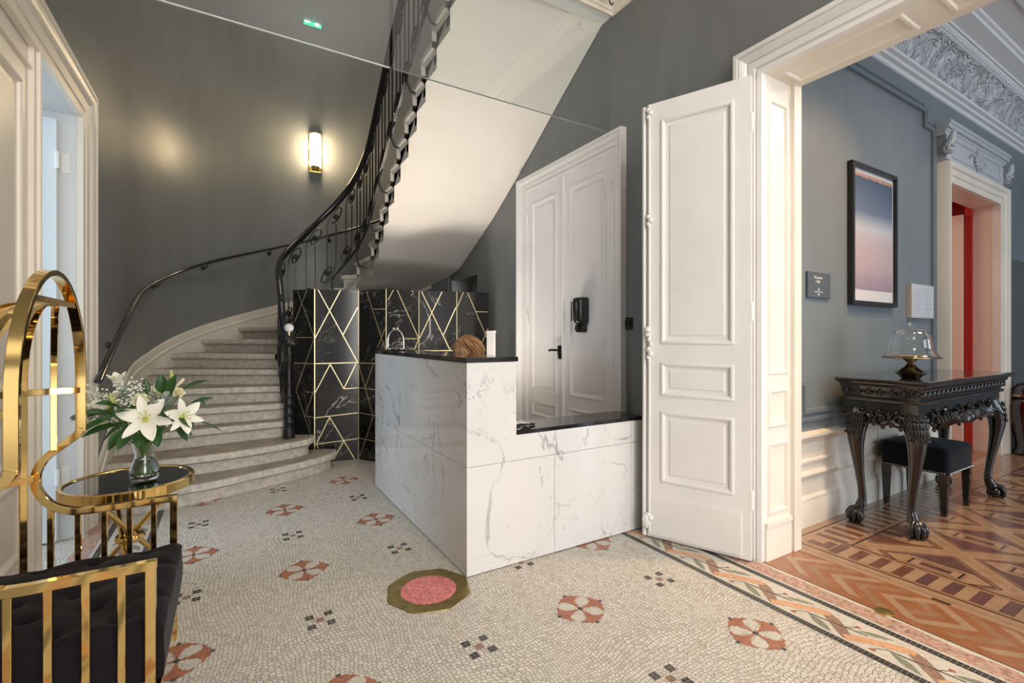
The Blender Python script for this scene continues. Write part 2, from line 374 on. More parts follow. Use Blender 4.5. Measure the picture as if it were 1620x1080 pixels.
PANELP = [(0, 0), (0.004, 0.007), (0.016, 0.010), (0.026, 0.004), (0.030, -0.006), (0.040, -0.010), (0.058, -0.010), (0.064, -0.004), (0.082, -0.003)]
def panel_side(mb, fr, W, z0, z1, panels, prof=PANELP, mi=None):
    """one face of a door leaf in frame fr (a 0..W): stiles, rails and sunk panels. panels: (a0,a1,z0,z1) in one column"""
    panels = sorted(panels, key=lambda q: q[2])
    A0 = min(q[0] for q in panels); A1 = max(q[1] for q in panels)
    def q4(a0, a1, b0, b1):
        if a1 - a0 > 1e-5 and b1 - b0 > 1e-5: mb.face([fr.p(a0, b0), fr.p(a1, b0), fr.p(a1, b1), fr.p(a0, b1)], mi)
    q4(0, A0, z0, z1); q4(A1, W, z0, z1)
    zc = z0
    for (a0, a1, b0, b1) in panels:
        q4(A0, A1, zc, b0); q4(A0, a0, b0, b1); q4(a1, A1, b0, b1)
        w_ = min(a1 - a0, b1 - b0) / 2 * 0.9; k = min(1, w_ / prof[-1][0])
        rings(mb, fr, a0, a1, b0, b1, [(i * k, d) for i, d in prof], mi=mi); zc = b1
    q4(A0, A1, zc, z1)
def casing(mb, fr, a0, a1, zt, prof, zb=0.0, left=True, right=True, mi=None):
    """moulded frame round an opening: prof list of (offset outward, protrusion)"""
    rows = []
    for off, pr in prof:
        row = []
        if left: row += [fr.p(a0 - off, zb, pr), fr.p(a0 - off, zt + off, pr)]
        else: row += [fr.p(a0, zt + off, pr)]
        if right: row += [fr.p(a1 + off, zt + off, pr), fr.p(a1 + off, zb, pr)]
        else: row += [fr.p(a1, zt + off, pr)]
        rows.append(row)
    mb.grid(rows, mi=mi)
CAS = [(-0.010, -0.02), (-0.010, 0.018), (0.018, 0.022), (0.022, 0.012), (0.030, 0.012), (0.032, 0.024), (0.075, 0.028), (0.080, 0.020), (0.086, 0.034), (0.105, 0.050), (0.118, 0.056), (0.122, 0.046), (0.128, 0.060), (0.150, 0.060), (0.152, -0.005)]
def wall_grid(mb, axis, c0, c1, r0, r1, z0, z1, holes, mi=None):
    """wall slab with rectangular holes: axis 'x' = plane of constant x between c0,c1, running r0..r1 in y; 'y' likewise"""
    rs = sorted({r0, r1} | {h[0] for h in holes} | {h[1] for h in holes}); zs = sorted({z0, z1} | {h[2] for h in holes} | {h[3] for h in holes})
    rs = [r for r in rs if r0 <= r <= r1]; zs = [z for z in zs if z0 <= z <= z1]
    for i in range(len(rs) - 1):
        for j in range(len(zs) - 1):
            rm = (rs[i] + rs[i + 1]) / 2; zm = (zs[j] + zs[j + 1]) / 2
            if any(h[0] < rm < h[1] and h[2] < zm < h[3] for h in holes): continue
            if axis == 'x': mb.box(c0, c1, rs[i], rs[i + 1], zs[j], zs[j + 1], mi)
            else: mb.box(rs[i], rs[i + 1], c0, c1, zs[j], zs[j + 1], mi)
# ------------------------------------------------------------------ room shell
XL, XR = -0.80, 2.55          # hall side walls
CX, CY, RW = 0.875, 5.6, 1.675  # stairwell: half-round end
YG = 2.77                     # hanging glass screen / edge of the floor above
ZC = 3.88
m = MB(); wall_grid(m, 'x', XL - 0.22, XL, -3.6, CY, 0, 7.4, [(2.40, 3.96, 0, 2.65)])
struct(m.build('wall_left', WALL, smooth=0))
m = MB()
ci = arc(CX, CY, RW, 180, 10.3, 64); co = arc(CX, CY, RW + 0.2, 180, 10.3, 64)
rows = [[(x, y, 0) for x, y in ci], [(x, y, 7.4) for x, y in ci], [(x, y, 7.4) for x, y in co], [(x, y, 0) for x, y in co]]
m.grid(rows, closed_u=True); m.face([r[0] for r in rows]); m.face([r[-1] for r in rows])
struct(m.build('wall_back', WALL, smooth=40))
m = MB(); wall_grid(m, 'x', XR, XR + 0.34, -3.6, 5.9, 0, 7.4, [(0.10, 1.56, 0, 2.735), (2.73, 3.97, 0, 2.70), (5.08, 5.84, 1.15, 2.02)])
m.box(XR + 0.30, XR + 0.36, 2.6, 4.1, 0, 2.8); 
struct(m.build('wall_right', WALL, smooth=0))
m = MB().box(XR + 0.30, XR + 0.36, 5.0, 5.95, 1.0, 2.2); m.box(XR + .003, XR + .30, 5.83, 5.838, 1.152, 2.018); m.box(XR + .003, XR + .30, 5.082, 5.09, 1.152, 2.018); m.box(XR + .003, XR + .30, 5.09, 5.83, 2.01, 2.018)
struct(m.build('trim_12', mat('lit niche tone', (.45, .45, .45), .5), smooth=0), 'small wall niche lined in a pale colour that stands for its light')  # the light inside the niche is put into this pale colour
m = MB(); wall_grid(m, 'y', -3.8, -3.6, -1.0, 2.9, 0, 4.2, [(-0.2, 2.0, 0, 3.2)])
struct(m.build('wall_front', WALL, smooth=0))
# side room behind the left doors
m = MB(); wall_grid(m, 'x', -3.9, -3.8, 1.6, 5.2, 0, 3.4, [(2.6, 4.6, 0.9, 2.9)])
m.box(-3.8, XL - 0.22, 1.5, 1.6, 0, 3.4); m.box(-3.8, XL - 0.22, 5.2, 5.3, 0, 3.4)
struct(m.build('wall_side_room', mat('pale blue wall paint', (0.62, 0.68, 0.70), 0.5), smooth=0))
m = MB().box(-3.9, XL - 0.22, 1.5, 5.3, 3.3, 3.4)
struct(m.build('ceiling_side_room', CEIL, smooth=0))
# ceilings
m = MB().box(XL, XR, -3.6, YG + 0.12, ZC, 4.0); m.box(XL, XR, YG - 0.02, YG + 0.12, 3.74, ZC)
struct(m.build('ceiling', CEIL, smooth=0))
m = MB().box(XL - .2, XR + .2, 2.6, 7.6, 7.4, 7.5); m.box(XL, XR, 2.55, 2.65, 4.0, 7.4)
struct(m.build('ceiling_stairwell', CEIL, smooth=0))
# hall cornice: along the right wall and across under the floor edge
CORN = [(0, 3.70), (0.012, 3.70), (0.016, 3.722), (0.03, 3.728), (0.034, 3.742), (0.055, 3.75), (0.075, 3.775), (0.105, 3.79), (0.11, 3.80), (0.13, 3.82), (0.17, 3.835), (0.19, 3.86), (0.2, 3.88)]
m = MB()
rows = []
for o, z in CORN: rows.append([(XR - o, -3.6, z + .03), (XR - o, YG - 0.02 - o, z + .03), (XL + o, YG - 0.02 - o, z + .03), (XL + o, -3.6, z + .03)])
m.grid(rows)
for k in range(150):   # dentils, small leaf tips
    y = YG - 0.26 - k * 0.04
    if y > -3.4: m.sphere((XR - 0.088, y, 3.815), 0.012, 6, 4)
for k in range(74): m.sphere((XR - 0.25 - k * 0.04, YG - 0.108, 3.815), 0.012, 6, 4)
struct(m.build('trim_1', CREAM), 'cream moulded cornice')
# ---- salon on the right
X2 = XR + 0.34; YB = 1.72; ZS = 3.80
m = MB(); wall_grid(m, 'y', YB, YB + 0.17, X2, 10.5, 0, ZS + .1, [(5.70, 7.10, 0, 2.69)])
struct(m.build('wall_salon_back', WALL2, smooth=0))
m = MB(); wall_grid(m, 'x', 10.5, 10.6, -3.6, YB, 0, 3.9, [])
struct(m.build('wall_salon_end', WALL2, smooth=0))
m = MB(); wall_grid(m, 'y', -3.8, -3.6, X2, 10.5, 0, 3.9, [(3.8, 5.6, 0.4, 3.1), (6.6, 8.4, 0.4, 3.1)])
struct(m.build('wall_salon_front', WALL2, smooth=0))
m = MB().box(X2, 10.6, -3.7, YB + 0.1, ZS, ZS + 0.1)
struct(m.build('ceiling_salon', CEIL, smooth=0))
SC = [(0, 3.425), (0.012, 3.43), (0.02, 3.45), (0.05, 3.455), (0.055, 3.475), (0.085, 3.48), (0.09, 3.50)]
CV = [(0.09, 3.50), (0.096, 3.53), (0.108, 3.57), (0.128, 3.61), (0.155, 3.65), (0.19, 3.685), (0.222, 3.70)]
SB = [(0.222, 3.70), (0.236, 3.70), (0.244, 3.715), (0.262, 3.722), (0.27, 3.735), (0.285, 3.73), (0.29, 3.745), (0.40, 3.752), (0.41, 3.768), (0.43, 3.772), (0.44, 3.785), (0.60, 3.785), (0.61, 3.77), (0.66, 3.77), (0.67, 3.79), (0.80, 3.795), (0.82, 3.78), (0.90, 3.78), (0.91, 3.80)]
def cl(P, m, mi=0):
    m.grid([[(X2, YB - o, z), (10.5, YB - o, z)] for o, z in P], mi=mi)
m = MB(); cl(SC, m, 0); cl(CV, m, 1); cl(SB, m, 0)
for k in range(130):   # egg and dart run
    m.sphere((X2 + 0.03 + k * 0.055, YB - 0.248, 3.712), 0.014, 6, 4, (1.3, .8, .8))
struct(m.build('trim_2', [CEIL, COVE]), 'white plaster cornice with scrolled leaf cove')
# framed wall panel in the same dark paint
P = [(X2 + 0.0, 3.26), (5.25, 3.26), (5.25, 3.13), (5.43, 3.13), (5.43, 0.73), (3.25, 0.73), (3.25, 0.92), (3.10, 0.92), (3.10, 3.26)]
m = MB(); prof = [(-0.045, 0), (-0.04, 0.022), (-0.015, 0.026), (-0.008, 0.012), (0.01, 0.012), (0.016, 0.022), (0.04, 0.018), (0.045, 0)]
m.sweep([(x, YB, z) for x, z in P[1:]], [(a, b) for a, b in prof], side=None, upv=(0, -1, 0))
m.sweep([(X2, YB, 3.26), (5.21, YB, 3.26)], prof, upv=(0, -1, 0))
struct(m.build('trim_3', WALLD), 'grey moulded panel frame on the blue grey wall')
# cream dado
m = MB(); DADO = [(0, 0.0), (0.035, 0.0), (0.035, 0.15), (0.028, 0.165), (0.030, 0.18), (0.012, 0.20), (0.010, 0.30), (0.02, 0.312), (0.026, 0.335), (0.02, 0.35), (0.008, 0.36), (0.008, 0.41), (0.018, 0.415), (0.018, 0.43), (0.008, 0.44), (0.008, 0.545), (0.02, 0.555), (0.03, 0.58), (0.045, 0.592), (0.045, 0.612), (0, 0.62)]
m.grid([[(X2, YB - o, z), (5.53, YB - o, z)] for o, z in DADO]); m.grid([[(7.28, YB - o, z), (10.5, YB - o, z)] for o, z in DADO])
for x in (3.53, 4.35, 5.2): m.box(x - 0.006, x + 0.006, YB - 0.014, YB, 0.44, 0.55)
struct(m.build('baseboard_salon', CREAM), 'cream panelled dado below the blue grey wall')
# door surround with pediment
m = MB(); fr = Frame((0, YB, 0), (1, 0, 0), (0, -1, 0))
C2 = [(-0.012, -0.02), (-0.012, 0.05), (0.02, 0.055), (0.03, 0.04), (0.05, 0.04), (0.055, 0.06), (0.10, 0.065), (0.11, 0.085), (0.15, 0.09), (0.16, 0.06), (0.165, 0)]
casing(m, fr, 5.70, 7.10, 2.69, C2)
struct(m.build('trim_4', CREAM), 'cream moulded door casing in the salon')
m = MB()
m.box(5.50, 7.06, YB - 0.075, YB, 2.855, 3.05); m.box(5.50, 7.06, YB - 0.07, YB, 3.05, 3.08)
rings(m, Frame((0, YB - 0.075, 0), (1, 0, 0), (0, -1, 0)), 5.62, 6.94, 2.88, 3.06, [(0, 0), (0.004, 0.01), (0.015, 0.01), (0.02, 0.002)], fill=False)
PP = [(0, 3.06), (0.077, 3.06), (0.079, 3.09), (0.088, 3.095), (0.092, 3.115), (0.108, 3.12), (0.110, 3.14), (0.125, 3.15), (0.125, 3.172), (0, 3.175)]
rows = [[(5.50 - o * .5, YB, z), (5.50 - o * .5, YB - o, z), (7.06 + o * .5, YB - o, z), (7.06 + o * .5, YB, z)] for o, z in PP]
m.grid(rows)
for k in range(44): m.sphere((5.46 + k * 0.038, YB - 0.105, 3.118), 0.011, 6, 4)
random.seed(3)
for k in range(60):    # carved bouquet
    a = random.uniform(0, 2 * PI); r = random.uniform(0, 1) ** .6
    m.sphere((6.28 + cos(a) * r * 0.10, YB - 0.09, 2.97 + sin(a) * r * 0.10), random.uniform(.010, .022), 6, 4)
for sx in (-1, 1):
    m.tube([(6.28 + sx * (0.08 + 0.17 * t), YB - 0.085, 2.99 + 0.025 * sin(t * 6)) for t in [i / 12 for i in range(13)]], [0.012 * (1 - .7 * i / 12) for i in range(13)], 6)
    xc = 6.28 + sx * 0.80
    pts = [(xc, YB - 0.10 - 0.03 * cos(t), 2.93 + 0.035 * sin(t)) for t in [i * .5 for i in range(12)]]
    m.tube(pts, 0.02, 8); m.tube([(xc, YB - .09, 2.95), (xc + sx * .01, YB - .12, 3.0), (xc, YB - .13, 3.07)], [.03, .03, .02], 8)
    m.sphere((xc, YB - 0.10, 2.93), 0.028, 8, 6)
struct(m.build('trim_5', mat('pale grey plaster', (0.50, 0.52, 0.545), 0.4)), 'pale grey carved pediment over the door')
m = MB(); m.box(5.701, 5.712, YB - 0.02, YB + 0.18, 0, 2.688); m.box(7.09, 7.099, YB - 0.02, YB + 0.18, 0, 2.688); m.box(5.701, 7.099, YB - 0.02, YB + 0.18, 2.677, 2.689)
struct(m.build('trim_6', PINK, smooth=0), 'pinkish cream door reveal')
# red room
m = MB(); m.box(4.6, 9.2, 4.6, 4.7, 0, 3.4); m.box(9.2, 9.3, YB + .17, 4.6, 0, 3.4); m.box(4.5, 4.6, YB + .17, 4.6, 0, 3.4); m.box(4.6, 9.2, YB + .17, 4.6, 3.3, 3.4)
m.box(4.6, 5.6, YB + .17, YB + .2, 0, 3.3); m.box(7.05, 9.2, YB + .172, YB + .23, 0, 3.3)
struct(m.build('wall_red_room', RED, smooth=0))
area('red_room_light', (6.3, 3.6, 3.2), (0, 0, -1), 1, 1, 42, (1.0, 0.80, 0.62))
# opened leaf inside the red room
def leaf_panels(W, H, st=0.10, bot=0.20, top=0.14, lay=((0.0, 0.14), (0.19, 0.26), (0.34, 1.0))):
    z0, z1 = bot, H - top
    return [(st, W - st, lerp(z0, z1, a), lerp(z0, z1, b)) for a, b in lay]
def door_leaf(name, hinge, d, W, H, n, T=0.042, mats=WHITE, z0=0.012, panels=None, label=None):
    """hinge point, d = unit dir along leaf, n = face normal; both faces panelled"""
    d = Vector(d).normalized(); n = Vector(n).normalized(); h = Vector(hinge)
    mb = MB(); pn = panels or leaf_panels(W, H)
    for sgn in (1, -1):
        fr = Frame(h + n * (T / 2 * sgn), d, n * sgn)
        panel_side(mb, fr, W, z0, H, pn)
    a = h + n * T / 2; b = h - n * T / 2
    for q0, q1 in ((0, 0), (W, W)):
        mb.face([a + d * q0 + Vector((0, 0, z0)), b + d * q0 + Vector((0, 0, z0)), b + d * q0 + Vector((0, 0, H)), a + d * q0 + Vector((0, 0, H))])
    for z in (z0, H):
        mb.face([a + Vector((0, 0, z)), b + Vector((0, 0, z)), b + d * W + Vector((0, 0, z)), a + d * W + Vector((0, 0, z))])
    return struct(mb.build(name, mats, smooth=30), label)
door_leaf('door_4', (7.03, 1.96, 0), (0, 1, 0), 0.66, 2.62, (-1, 0, 0), mats=PINK, label='pinkish cream panelled leaf standing open into the red room')
# ------------------------------------------------------------------ opening to the salon
fr = Frame((XR, 0, 0), (0, 1, 0), (-1, 0, 0))
m = MB(); CASB = [(-0.010, -0.03), (-0.010, 0.010), (0.012, 0.014), (0.016, 0.006), (0.026, 0.006), (0.028, 0.018), (0.062, 0.022), (0.066, 0.014), (0.072, 0.028), (0.090, 0.042), (0.102, 0.048), (0.106, 0.038), (0.112, 0.052), (0.135, 0.052), (0.137, -0.005)]
casing(m, fr, 0.10, 1.56, 2.735, CASB)
struct(m.build('trim_7', WHITE), 'white moulded casing round the wide salon opening')
# panelled reveals
m = MB(); RVP = [(0, 0), (0.006, 0.008), (0.018, 0.008), (0.024, -0.004), (0.04, -0.006)]
fr2 = Frame((XR - 0.0, 1.551, 0), (1, 0, 0), (0, -1, 0))
panel_side(m, fr2, 0.34, 0, 2.735, [(0.05, 0.25, 0.25, 0.66), (0.05, 0.25, 0.74, 0.96), (0.05, 0.25, 1.04, 2.60)], RVP)
m.box(XR + 0.02, XR + 0.27, 1.538, 1.55, 0, 0.19); m.box(XR + 0.02, XR + 0.27, 1.532, 1.55, 0.19, 0.215)
fr3 = Frame((XR, 0.109, 0), (1, 0, 0), (0, 1, 0))
panel_side(m, fr3, 0.34, 0, 2.735, [(0.05, 0.25, 0.25, 0.66), (0.05, 0.25, 0.74, 0.96), (0.05, 0.25, 1.04, 2.60)], RVP)
# head soffit with sunk panels
class HF:
    def __init__(s, z): s.z = z
    def p(s, a, b, o=0): return Vector((XR + b, a, s.z - o))
hf = HF(2.727)
for (a0, a1) in ((0.10, 0.60), (0.60, 0.88), (0.88, 1.56)):
    c0, c1 = a0 + 0.06, a1 - 0.06
    def q(A0, A1, B0, B1): m.face([hf.p(A0, B0), hf.p(A1, B0), hf.p(A1, B1), hf.p(A0, B1)])
    q(a0, c0, 0, .34); q(c1, a1, 0, .34); q(c0, c1, 0, .08); q(c0, c1, .28, .34)
    R = [[hf.p(c0 + i, .08 + i, d), hf.p(c1 - i, .08 + i, d), hf.p(c1 - i, .28 - i, d), hf.p(c0 + i, .28 - i, d)] for i, d in RVP]
    m.grid(R, closed_v=True); m.face(R[-1])
m.box(XR + 0.285, XR + 0.36, 1.53, 1.575, 0, 2.735)
m.box(XR + 0.285, XR + 0.36, 0.08, 0.12, 0, 2.735)
struct(m.build('trim_8', CREAM), 'cream panelled reveal of the salon opening')
# ------------------------------------------------------------------ big open leaf
A = Vector((2.505, 1.585, 0)); Bp = Vector((2.272, 2.125, 0)); d = (Bp - A); W = d.length; d.normalize()
n = Vector((-d.y, d.x, 0)); n = n if n.x < 0 else -n
n = -n if n.dot(Vector((-1, -0.3, 0))) < 0 else n
LH = 2.705; T = 0.045
def big_leaf():
    mb = MB(); pn = [(0.085, W - 0.085, 0.36, 0.80), (0.085, W - 0.085, 0.89, 1.10), (0.085, W - 0.085, 1.21, LH - 0.11)]
    BP = [(0, 0), (0.004, 0.008), (0.015, 0.011), (0.024, 0.005), (0.028, -0.005), (0.038, -0.008), (0.050, -0.008), (0.056, -0.002), (0.070, -0.001)]
    a0 = A.copy()
    for sgn in (1, -1):
        panel_side(mb, Frame(a0 + n * (T / 2 * sgn), d, n * sgn), W, 0.012, LH, pn, BP)
    for q in (0, W): mb.face([a0 + d * q + n * T / 2 + Vector((0, 0, z)) for z in (0.012, LH)] + [a0 + d * q - n * T / 2 + Vector((0, 0, z)) for z in (LH, 0.012)])
    for z in (0.012, LH): mb.face([a0 + n * T / 2 + Vector((0, 0, z)), a0 - n * T / 2 + Vector((0, 0, z)), a0 + d * W - n * T / 2 + Vector((0, 0, z)), a0 + d * W + n * T / 2 + Vector((0, 0, z))])
    f = Frame(a0 + n * T / 2, d, n)   # kick board
    mb.extrude([f.p(0.05, 0.03), f.p(W - 0.01, 0.03), f.p(W - 0.01, 0.265), f.p(0.05, 0.265)], n * 0.012)
    mb.extrude([f.p(0.05, 0.265), f.p(W - 0.01, 0.265), f.p(W - 0.01, 0.275), f.p(0.05, 0.275)], n * 0.006)
    return mb
dl = struct(big_leaf().build('door_3', WHITE, smooth=30, label='tall white panelled door leaf folded back beside the desk'))
# rounded meeting stile with the bolt bar and its knobs
m = MB(); e = A + d * (W + 0.02)
for cc, r in ((0.0, 0.026), (0.045, 0.02)):
    c = A + d * (W + 0.014 - cc * 0.0) + n * 0.0
m.sweep([e + Vector((0, 0, 0.012)), e + Vector((0, 0, LH - 0.01))], [(0.018 * cos(t), 0.03 * sin(t)) for t in [2 * PI * k / 16 for k in range(16)]], side=tuple(d))
m.build('meeting_stile', WHITE, dl)
m = MB(); bb = A + d * (W - 0.018) + n * (T / 2 + 0.010)
m.tube([bb + Vector((0, 0, 0.05)), bb + Vector((0, 0, LH - 0.03))], 0.008, 8)
for z in (0.13, 1.15, 1.98, LH - 0.06):
    for k in range(5): m.sphere(bb + n * 0.004 + d * (0.008 * sin(k * 2.4)) + Vector((0, 0, z + (k - 2) * 0.022)), [.010, .014, .018, .014, .010][k], 8, 6)
m.sphere(bb + n * 0.03 + Vector((0, 0, 1.30)), 0.020, 10, 8); m.tube([bb + Vector((0, 0, 1.30)), bb + n * 0.03 + Vector((0, 0, 1.30))], 0.008, 8)
for k in range(4): m.sphere(bb + n * 0.012 + d * 0.012 * cos(k * 1.6) + Vector((0, 0, 1.27 - k * 0.03)), 0.014, 8, 6)
m.sphere(bb + d * 0.02 + Vector((0, 0, 0.11)), 0.028, 8, 6, (1, 1, 1.8))
m.build('bolt_bar', WHITE, dl, label='white cremone bolt with moulded knobs')
for z in (0.35, 1.40, 2.45):
    m = MB(); m.tube([A + n * 0.012 + Vector((0, 0, z - 0.05)), A + n * 0.012 + Vector((0, 0, z + 0.05))], 0.012, 8); m.sphere(A + n * 0.012 + Vector((0, 0, z - .055)), .009, 6, 5)
    m.build('hinge', WHITE, dl)
# ------------------------------------------------------------------ double doors behind the desk
fr = Frame((XR, 0, 0), (0, 1, 0), (-1, 0, 0))
m = MB(); casing(m, fr, 2.73, 3.97, 2.695, [(o * 0.84, p * 0.95) for o, p in CAS])
struct(m.build('trim_9', WHITE), 'white moulded casing round the tall double doors')
DP = lambda W_: [(0.085, W_ - 0.085, 0.16, 0.40), (0.085, W_ - 0.085, 0.50, 0.64), (0.085, W_ - 0.085, 0.74, 2.56)]
for i, (y0, y1) in enumerate(((2.735, 3.375), (3.385, 3.965))):
    mb = MB(); Wd = y1 - y0
    panel_side(mb, Frame((XR - 0.004, y0, 0), (0, 1, 0), (-1, 0, 0)), Wd, 0.01, 2.69, DP(Wd))
    mb.box(XR + 0.012, XR + 0.045, y0, y1, 0.01, 2.69)
    mb.face([(XR - .004, y0, .01), (XR + .02, y0, .01), (XR + .02, y0, 2.69), (XR - .004, y0, 2.69)]); mb.face([(XR - .004, y1, .01), (XR + .02, y1, .01), (XR + .02, y1, 2.69), (XR - .004, y1, 2.69)])
    if i == 0: mb.tube([(XR - 0.004, y1 - 0.004, 0.01), (XR - 0.004, y1 - 0.004, 2.69)], 0.018, 8)
    do = struct(mb.build('door_2' if i == 0 else 'door_5', WHITE, smooth=30), ['right leaf of the tall white double doors', 'left leaf of the tall white double doors'][i])
    for z in (1.44, 2.42) if i == 0 else (1.44, 2.42):
        m = MB(); yy = y0 + 0.012 if i == 0 else y1 - 0.012
        m.tube([(XR - 0.016, yy, z - 0.045), (XR - 0.016, yy, z + 0.045)], 0.012, 8); m.build('hinge', WHITE, do)
    if i == 1:
        m = MB(); y = y0 + 0.035
        m.box(XR - 0.012, XR - 0.004, y - 0.03, y + 0.03, 1.09, 1.18); m.tube([(XR - 0.01, y, 1.14), (XR - 0.055, y, 1.14)], 0.008, 8)
        m.tube([(XR - 0.055, y, 1.14), (XR - 0.06, y + 0.06, 1.14), (XR - 0.055, y + 0.10, 1.135)], 0.011, 8)
        m.box(XR - .03, XR - .004, y - .04, y + .0, 1.06, 1.10)
        m.build('door_handle', BLACKP, do, label='black lever handle')
# ------------------------------------------------------------------ left double door
fr = Frame((XL, 0, 0), (0, -1, 0), (1, 0, 0))   # a = -y
def cas_left():
    m = MB()
    casing(m, fr, -3.96, -2.40, 2.65, [(o * 1.35, p * 0.8) for o, p in CAS]); return m
struct(cas_left().build('trim_10', CREAM), 'cream moulded casing round the left doors')
m = MB(); Wd = 0.72   # closed leaf, flush
panel_side(m, Frame((XL - 0.02, 2.42, 0), (0, 1, 0), (1, 0, 0)), 0.70, 0.01, 2.53, [(0.09, 0.61, 0.24, 0.60), (0.09, 0.61, 0.68, 0.92), (0.09, 0.61, 1.02, 2.44)], PANELP)
m.box(XL - 0.065, XL - 0.035, 2.42, 3.12, 0.01, 2.53); m.box(XL - 0.065, XL - 0.0, 3.12, 3.21, 0.01, 2.645); m.box(XL - 0.065, XL - .005, 2.42, 3.12, 2.53, 2.545); m.box(XL - 0.065, XL - 0.02, 2.42, 3.12, 2.545, 2.645)
m.tube([(XL + 0.004, 3.165, 0.01), (XL + 0.004, 3.165, 2.64)], 0.014, 8)
struct(m.build('door_1', CREAM, smooth=30), 'cream closed leaf of the left doors')
dm = door_leaf('door_6', (XL - 0.10, 3.915, 0), (-1, 0, 0), 0.74, 2.58, (0, -1, 0), mats=mat('cool white door paint', (0.72, 0.76, 0.78), 0.35), label='white panelled leaf standing open into the side room')
for z in (0.4, 2.33):
    m = MB(); m.tube([(XL - 0.095, 3.89, z - .05), (XL - 0.095, 3.89, z + .05)], 0.012, 8); m.box(XL - .09, XL - .05, 3.945, 3.962, z - .06, z + .06); m.build('hinge', WHITE, dm)
m = MB(); m.box(XL - 0.225, XL - 0.002, 3.952, 3.959, 0, 2.648); m.box(XL - 0.225, XL - .002, 2.401, 2.41, 0, 2.648); m.box(XL - 0.225, XL - .002, 2.401, 3.959, 2.641, 2.649)
struct(m.build('trim_11', mat('grey white reveal paint', (0.66, 0.67, 0.66), 0.4), smooth=0), 'pale reveal of the left doorway')
# ------------------------------------------------------------------ mosaic floor of the hall
FM = [MOS, MOSK, MOSR, MOSF, MOSP, MOSO, MOSBR, MOSG]
m = MB(); m.box(-3.8, 2.55, -3.6, 7.3, -0.05, 0.0, 0)
e1, e2, e3 = 0.0008, 0.0012, 0.0016
def flat(pts, z, mi): m.face([(x, y, z) for x, y in pts], mi)
def strip(x0, x1, y0, y1, z, mi): flat([(x0, y0), (x1, y0), (x1, y1), (x0, y1)], z, mi)
def blob(pts, z, mi):   # closed fan for non-convex shapes
    cx_ = sum(p[0] for p in pts) / len(pts); cy_ = sum(p[1] for p in pts) / len(pts)
    for i in range(len(pts)): flat([(cx_, cy_), pts[i], pts[(i + 1) % len(pts)]], z, mi)
def band(path, wds, z, mi):
    P = [Vector((*p, 0)) for p in path]; n_ = len(P); L_ = []; R_ = []
    for i in range(n_):
        t = (P[min(i + 1, n_ - 1)] - P[max(i - 1, 0)]).normalized(); q = Vector((-t.y, t.x, 0)); w_ = wds[i] if isinstance(wds, (list, tuple)) else wds
        L_.append(P[i] + q * w_ / 2); R_.append(P[i] - q * w_ / 2)
    for i in range(n_ - 1): m.face([(L_[i].x, L_[i].y, z), (L_[i + 1].x, L_[i + 1].y, z), (R_[i + 1].x, R_[i + 1].y, z), (R_[i].x, R_[i].y, z)], mi)
def border(x_in, sgn, y0, y1):
    X = lambda o: x_in + sgn * o
    def st(a, b, z, mi): strip(min(X(a), X(b)), max(X(a), X(b)), y0, y1, z, mi)
    st(0, 0.40, e1, 3); st(0, 0.035, e2, 1); st(0.235, 0.27, e2, 1)
    P_ = 0.31; k = math.floor(y0 / P_)
    while k * P_ < y1 - P_:
        yb = k * P_ + 0.05; k += 1
        if yb + 0.45 > y1 or yb - 0.1 < y0: continue
        U = lambda a, y: (X(a - 2.165), yb + (y - 1.29))
        band([U(2.222, 1.61), U(2.245, 1.585), U(2.285, 1.53), U(2.325, 1.46), U(2.348, 1.41)], [.036, .044, .046, .046, .036], e2 * 1.25, 5)
        band([U(2.345, 1.43), U(2.32, 1.39), U(2.28, 1.345), U(2.225, 1.285)], [.034, .052, .052, .040], e2, 6)
        band([U(2.275, 1.78 - .31), U(2.285, 1.40), U(2.30, 1.33), U(2.31, 1.25)], .007, e3, 1)
        band([U(2.30, 1.33), U(2.325, 1.31), U(2.342, 1.30)], .004, e3, 1)
        band([U(2.28, 1.47), U(2.255, 1.5), U(2.232, 1.51)], .004, e3, 1)
        for (a, y, r) in ((2.345, 1.30, .010), (2.228, 1.51, .011)):
            c_ = U(a, y); flat([(c_[0] + r * cos(t) * .8, c_[1] + r * 1.2 * sin(t)) for t in [PI * j / 5 for j in range(10)]], e3, 2)
        for (p, q, w_) in (((2.272, 1.465), (2.214, 1.345), .034), ((2.318, 1.60 - .31), (2.368, 1.49 - .31), .026)):
            path = [U(lerp(p[0], q[0], t), lerp(p[1], q[1], t)) for t in [i / 8 for i in range(9)]]
            band(path, [max(.002, w_ * sin(PI * i / 8)) for i in range(9)], e3, 7)
    ny = int((y1 - y0) / 0.05); pts = []
    for i in range(ny + 1):
        pts.append((X(0.285), X(0.375 + random.uniform(-0.012, 0.012)), lerp(y0, y1, i / ny)))
    for i in range(ny):
        a, b = pts[i], pts[i + 1]; flat([(a[0], a[2]), (a[1], a[2]), (b[1], b[2]), (b[0], b[2])], e2, 4)
border(2.150, 1, -3.5, 6.5); border(-0.40, -1, -3.5, 4.25)
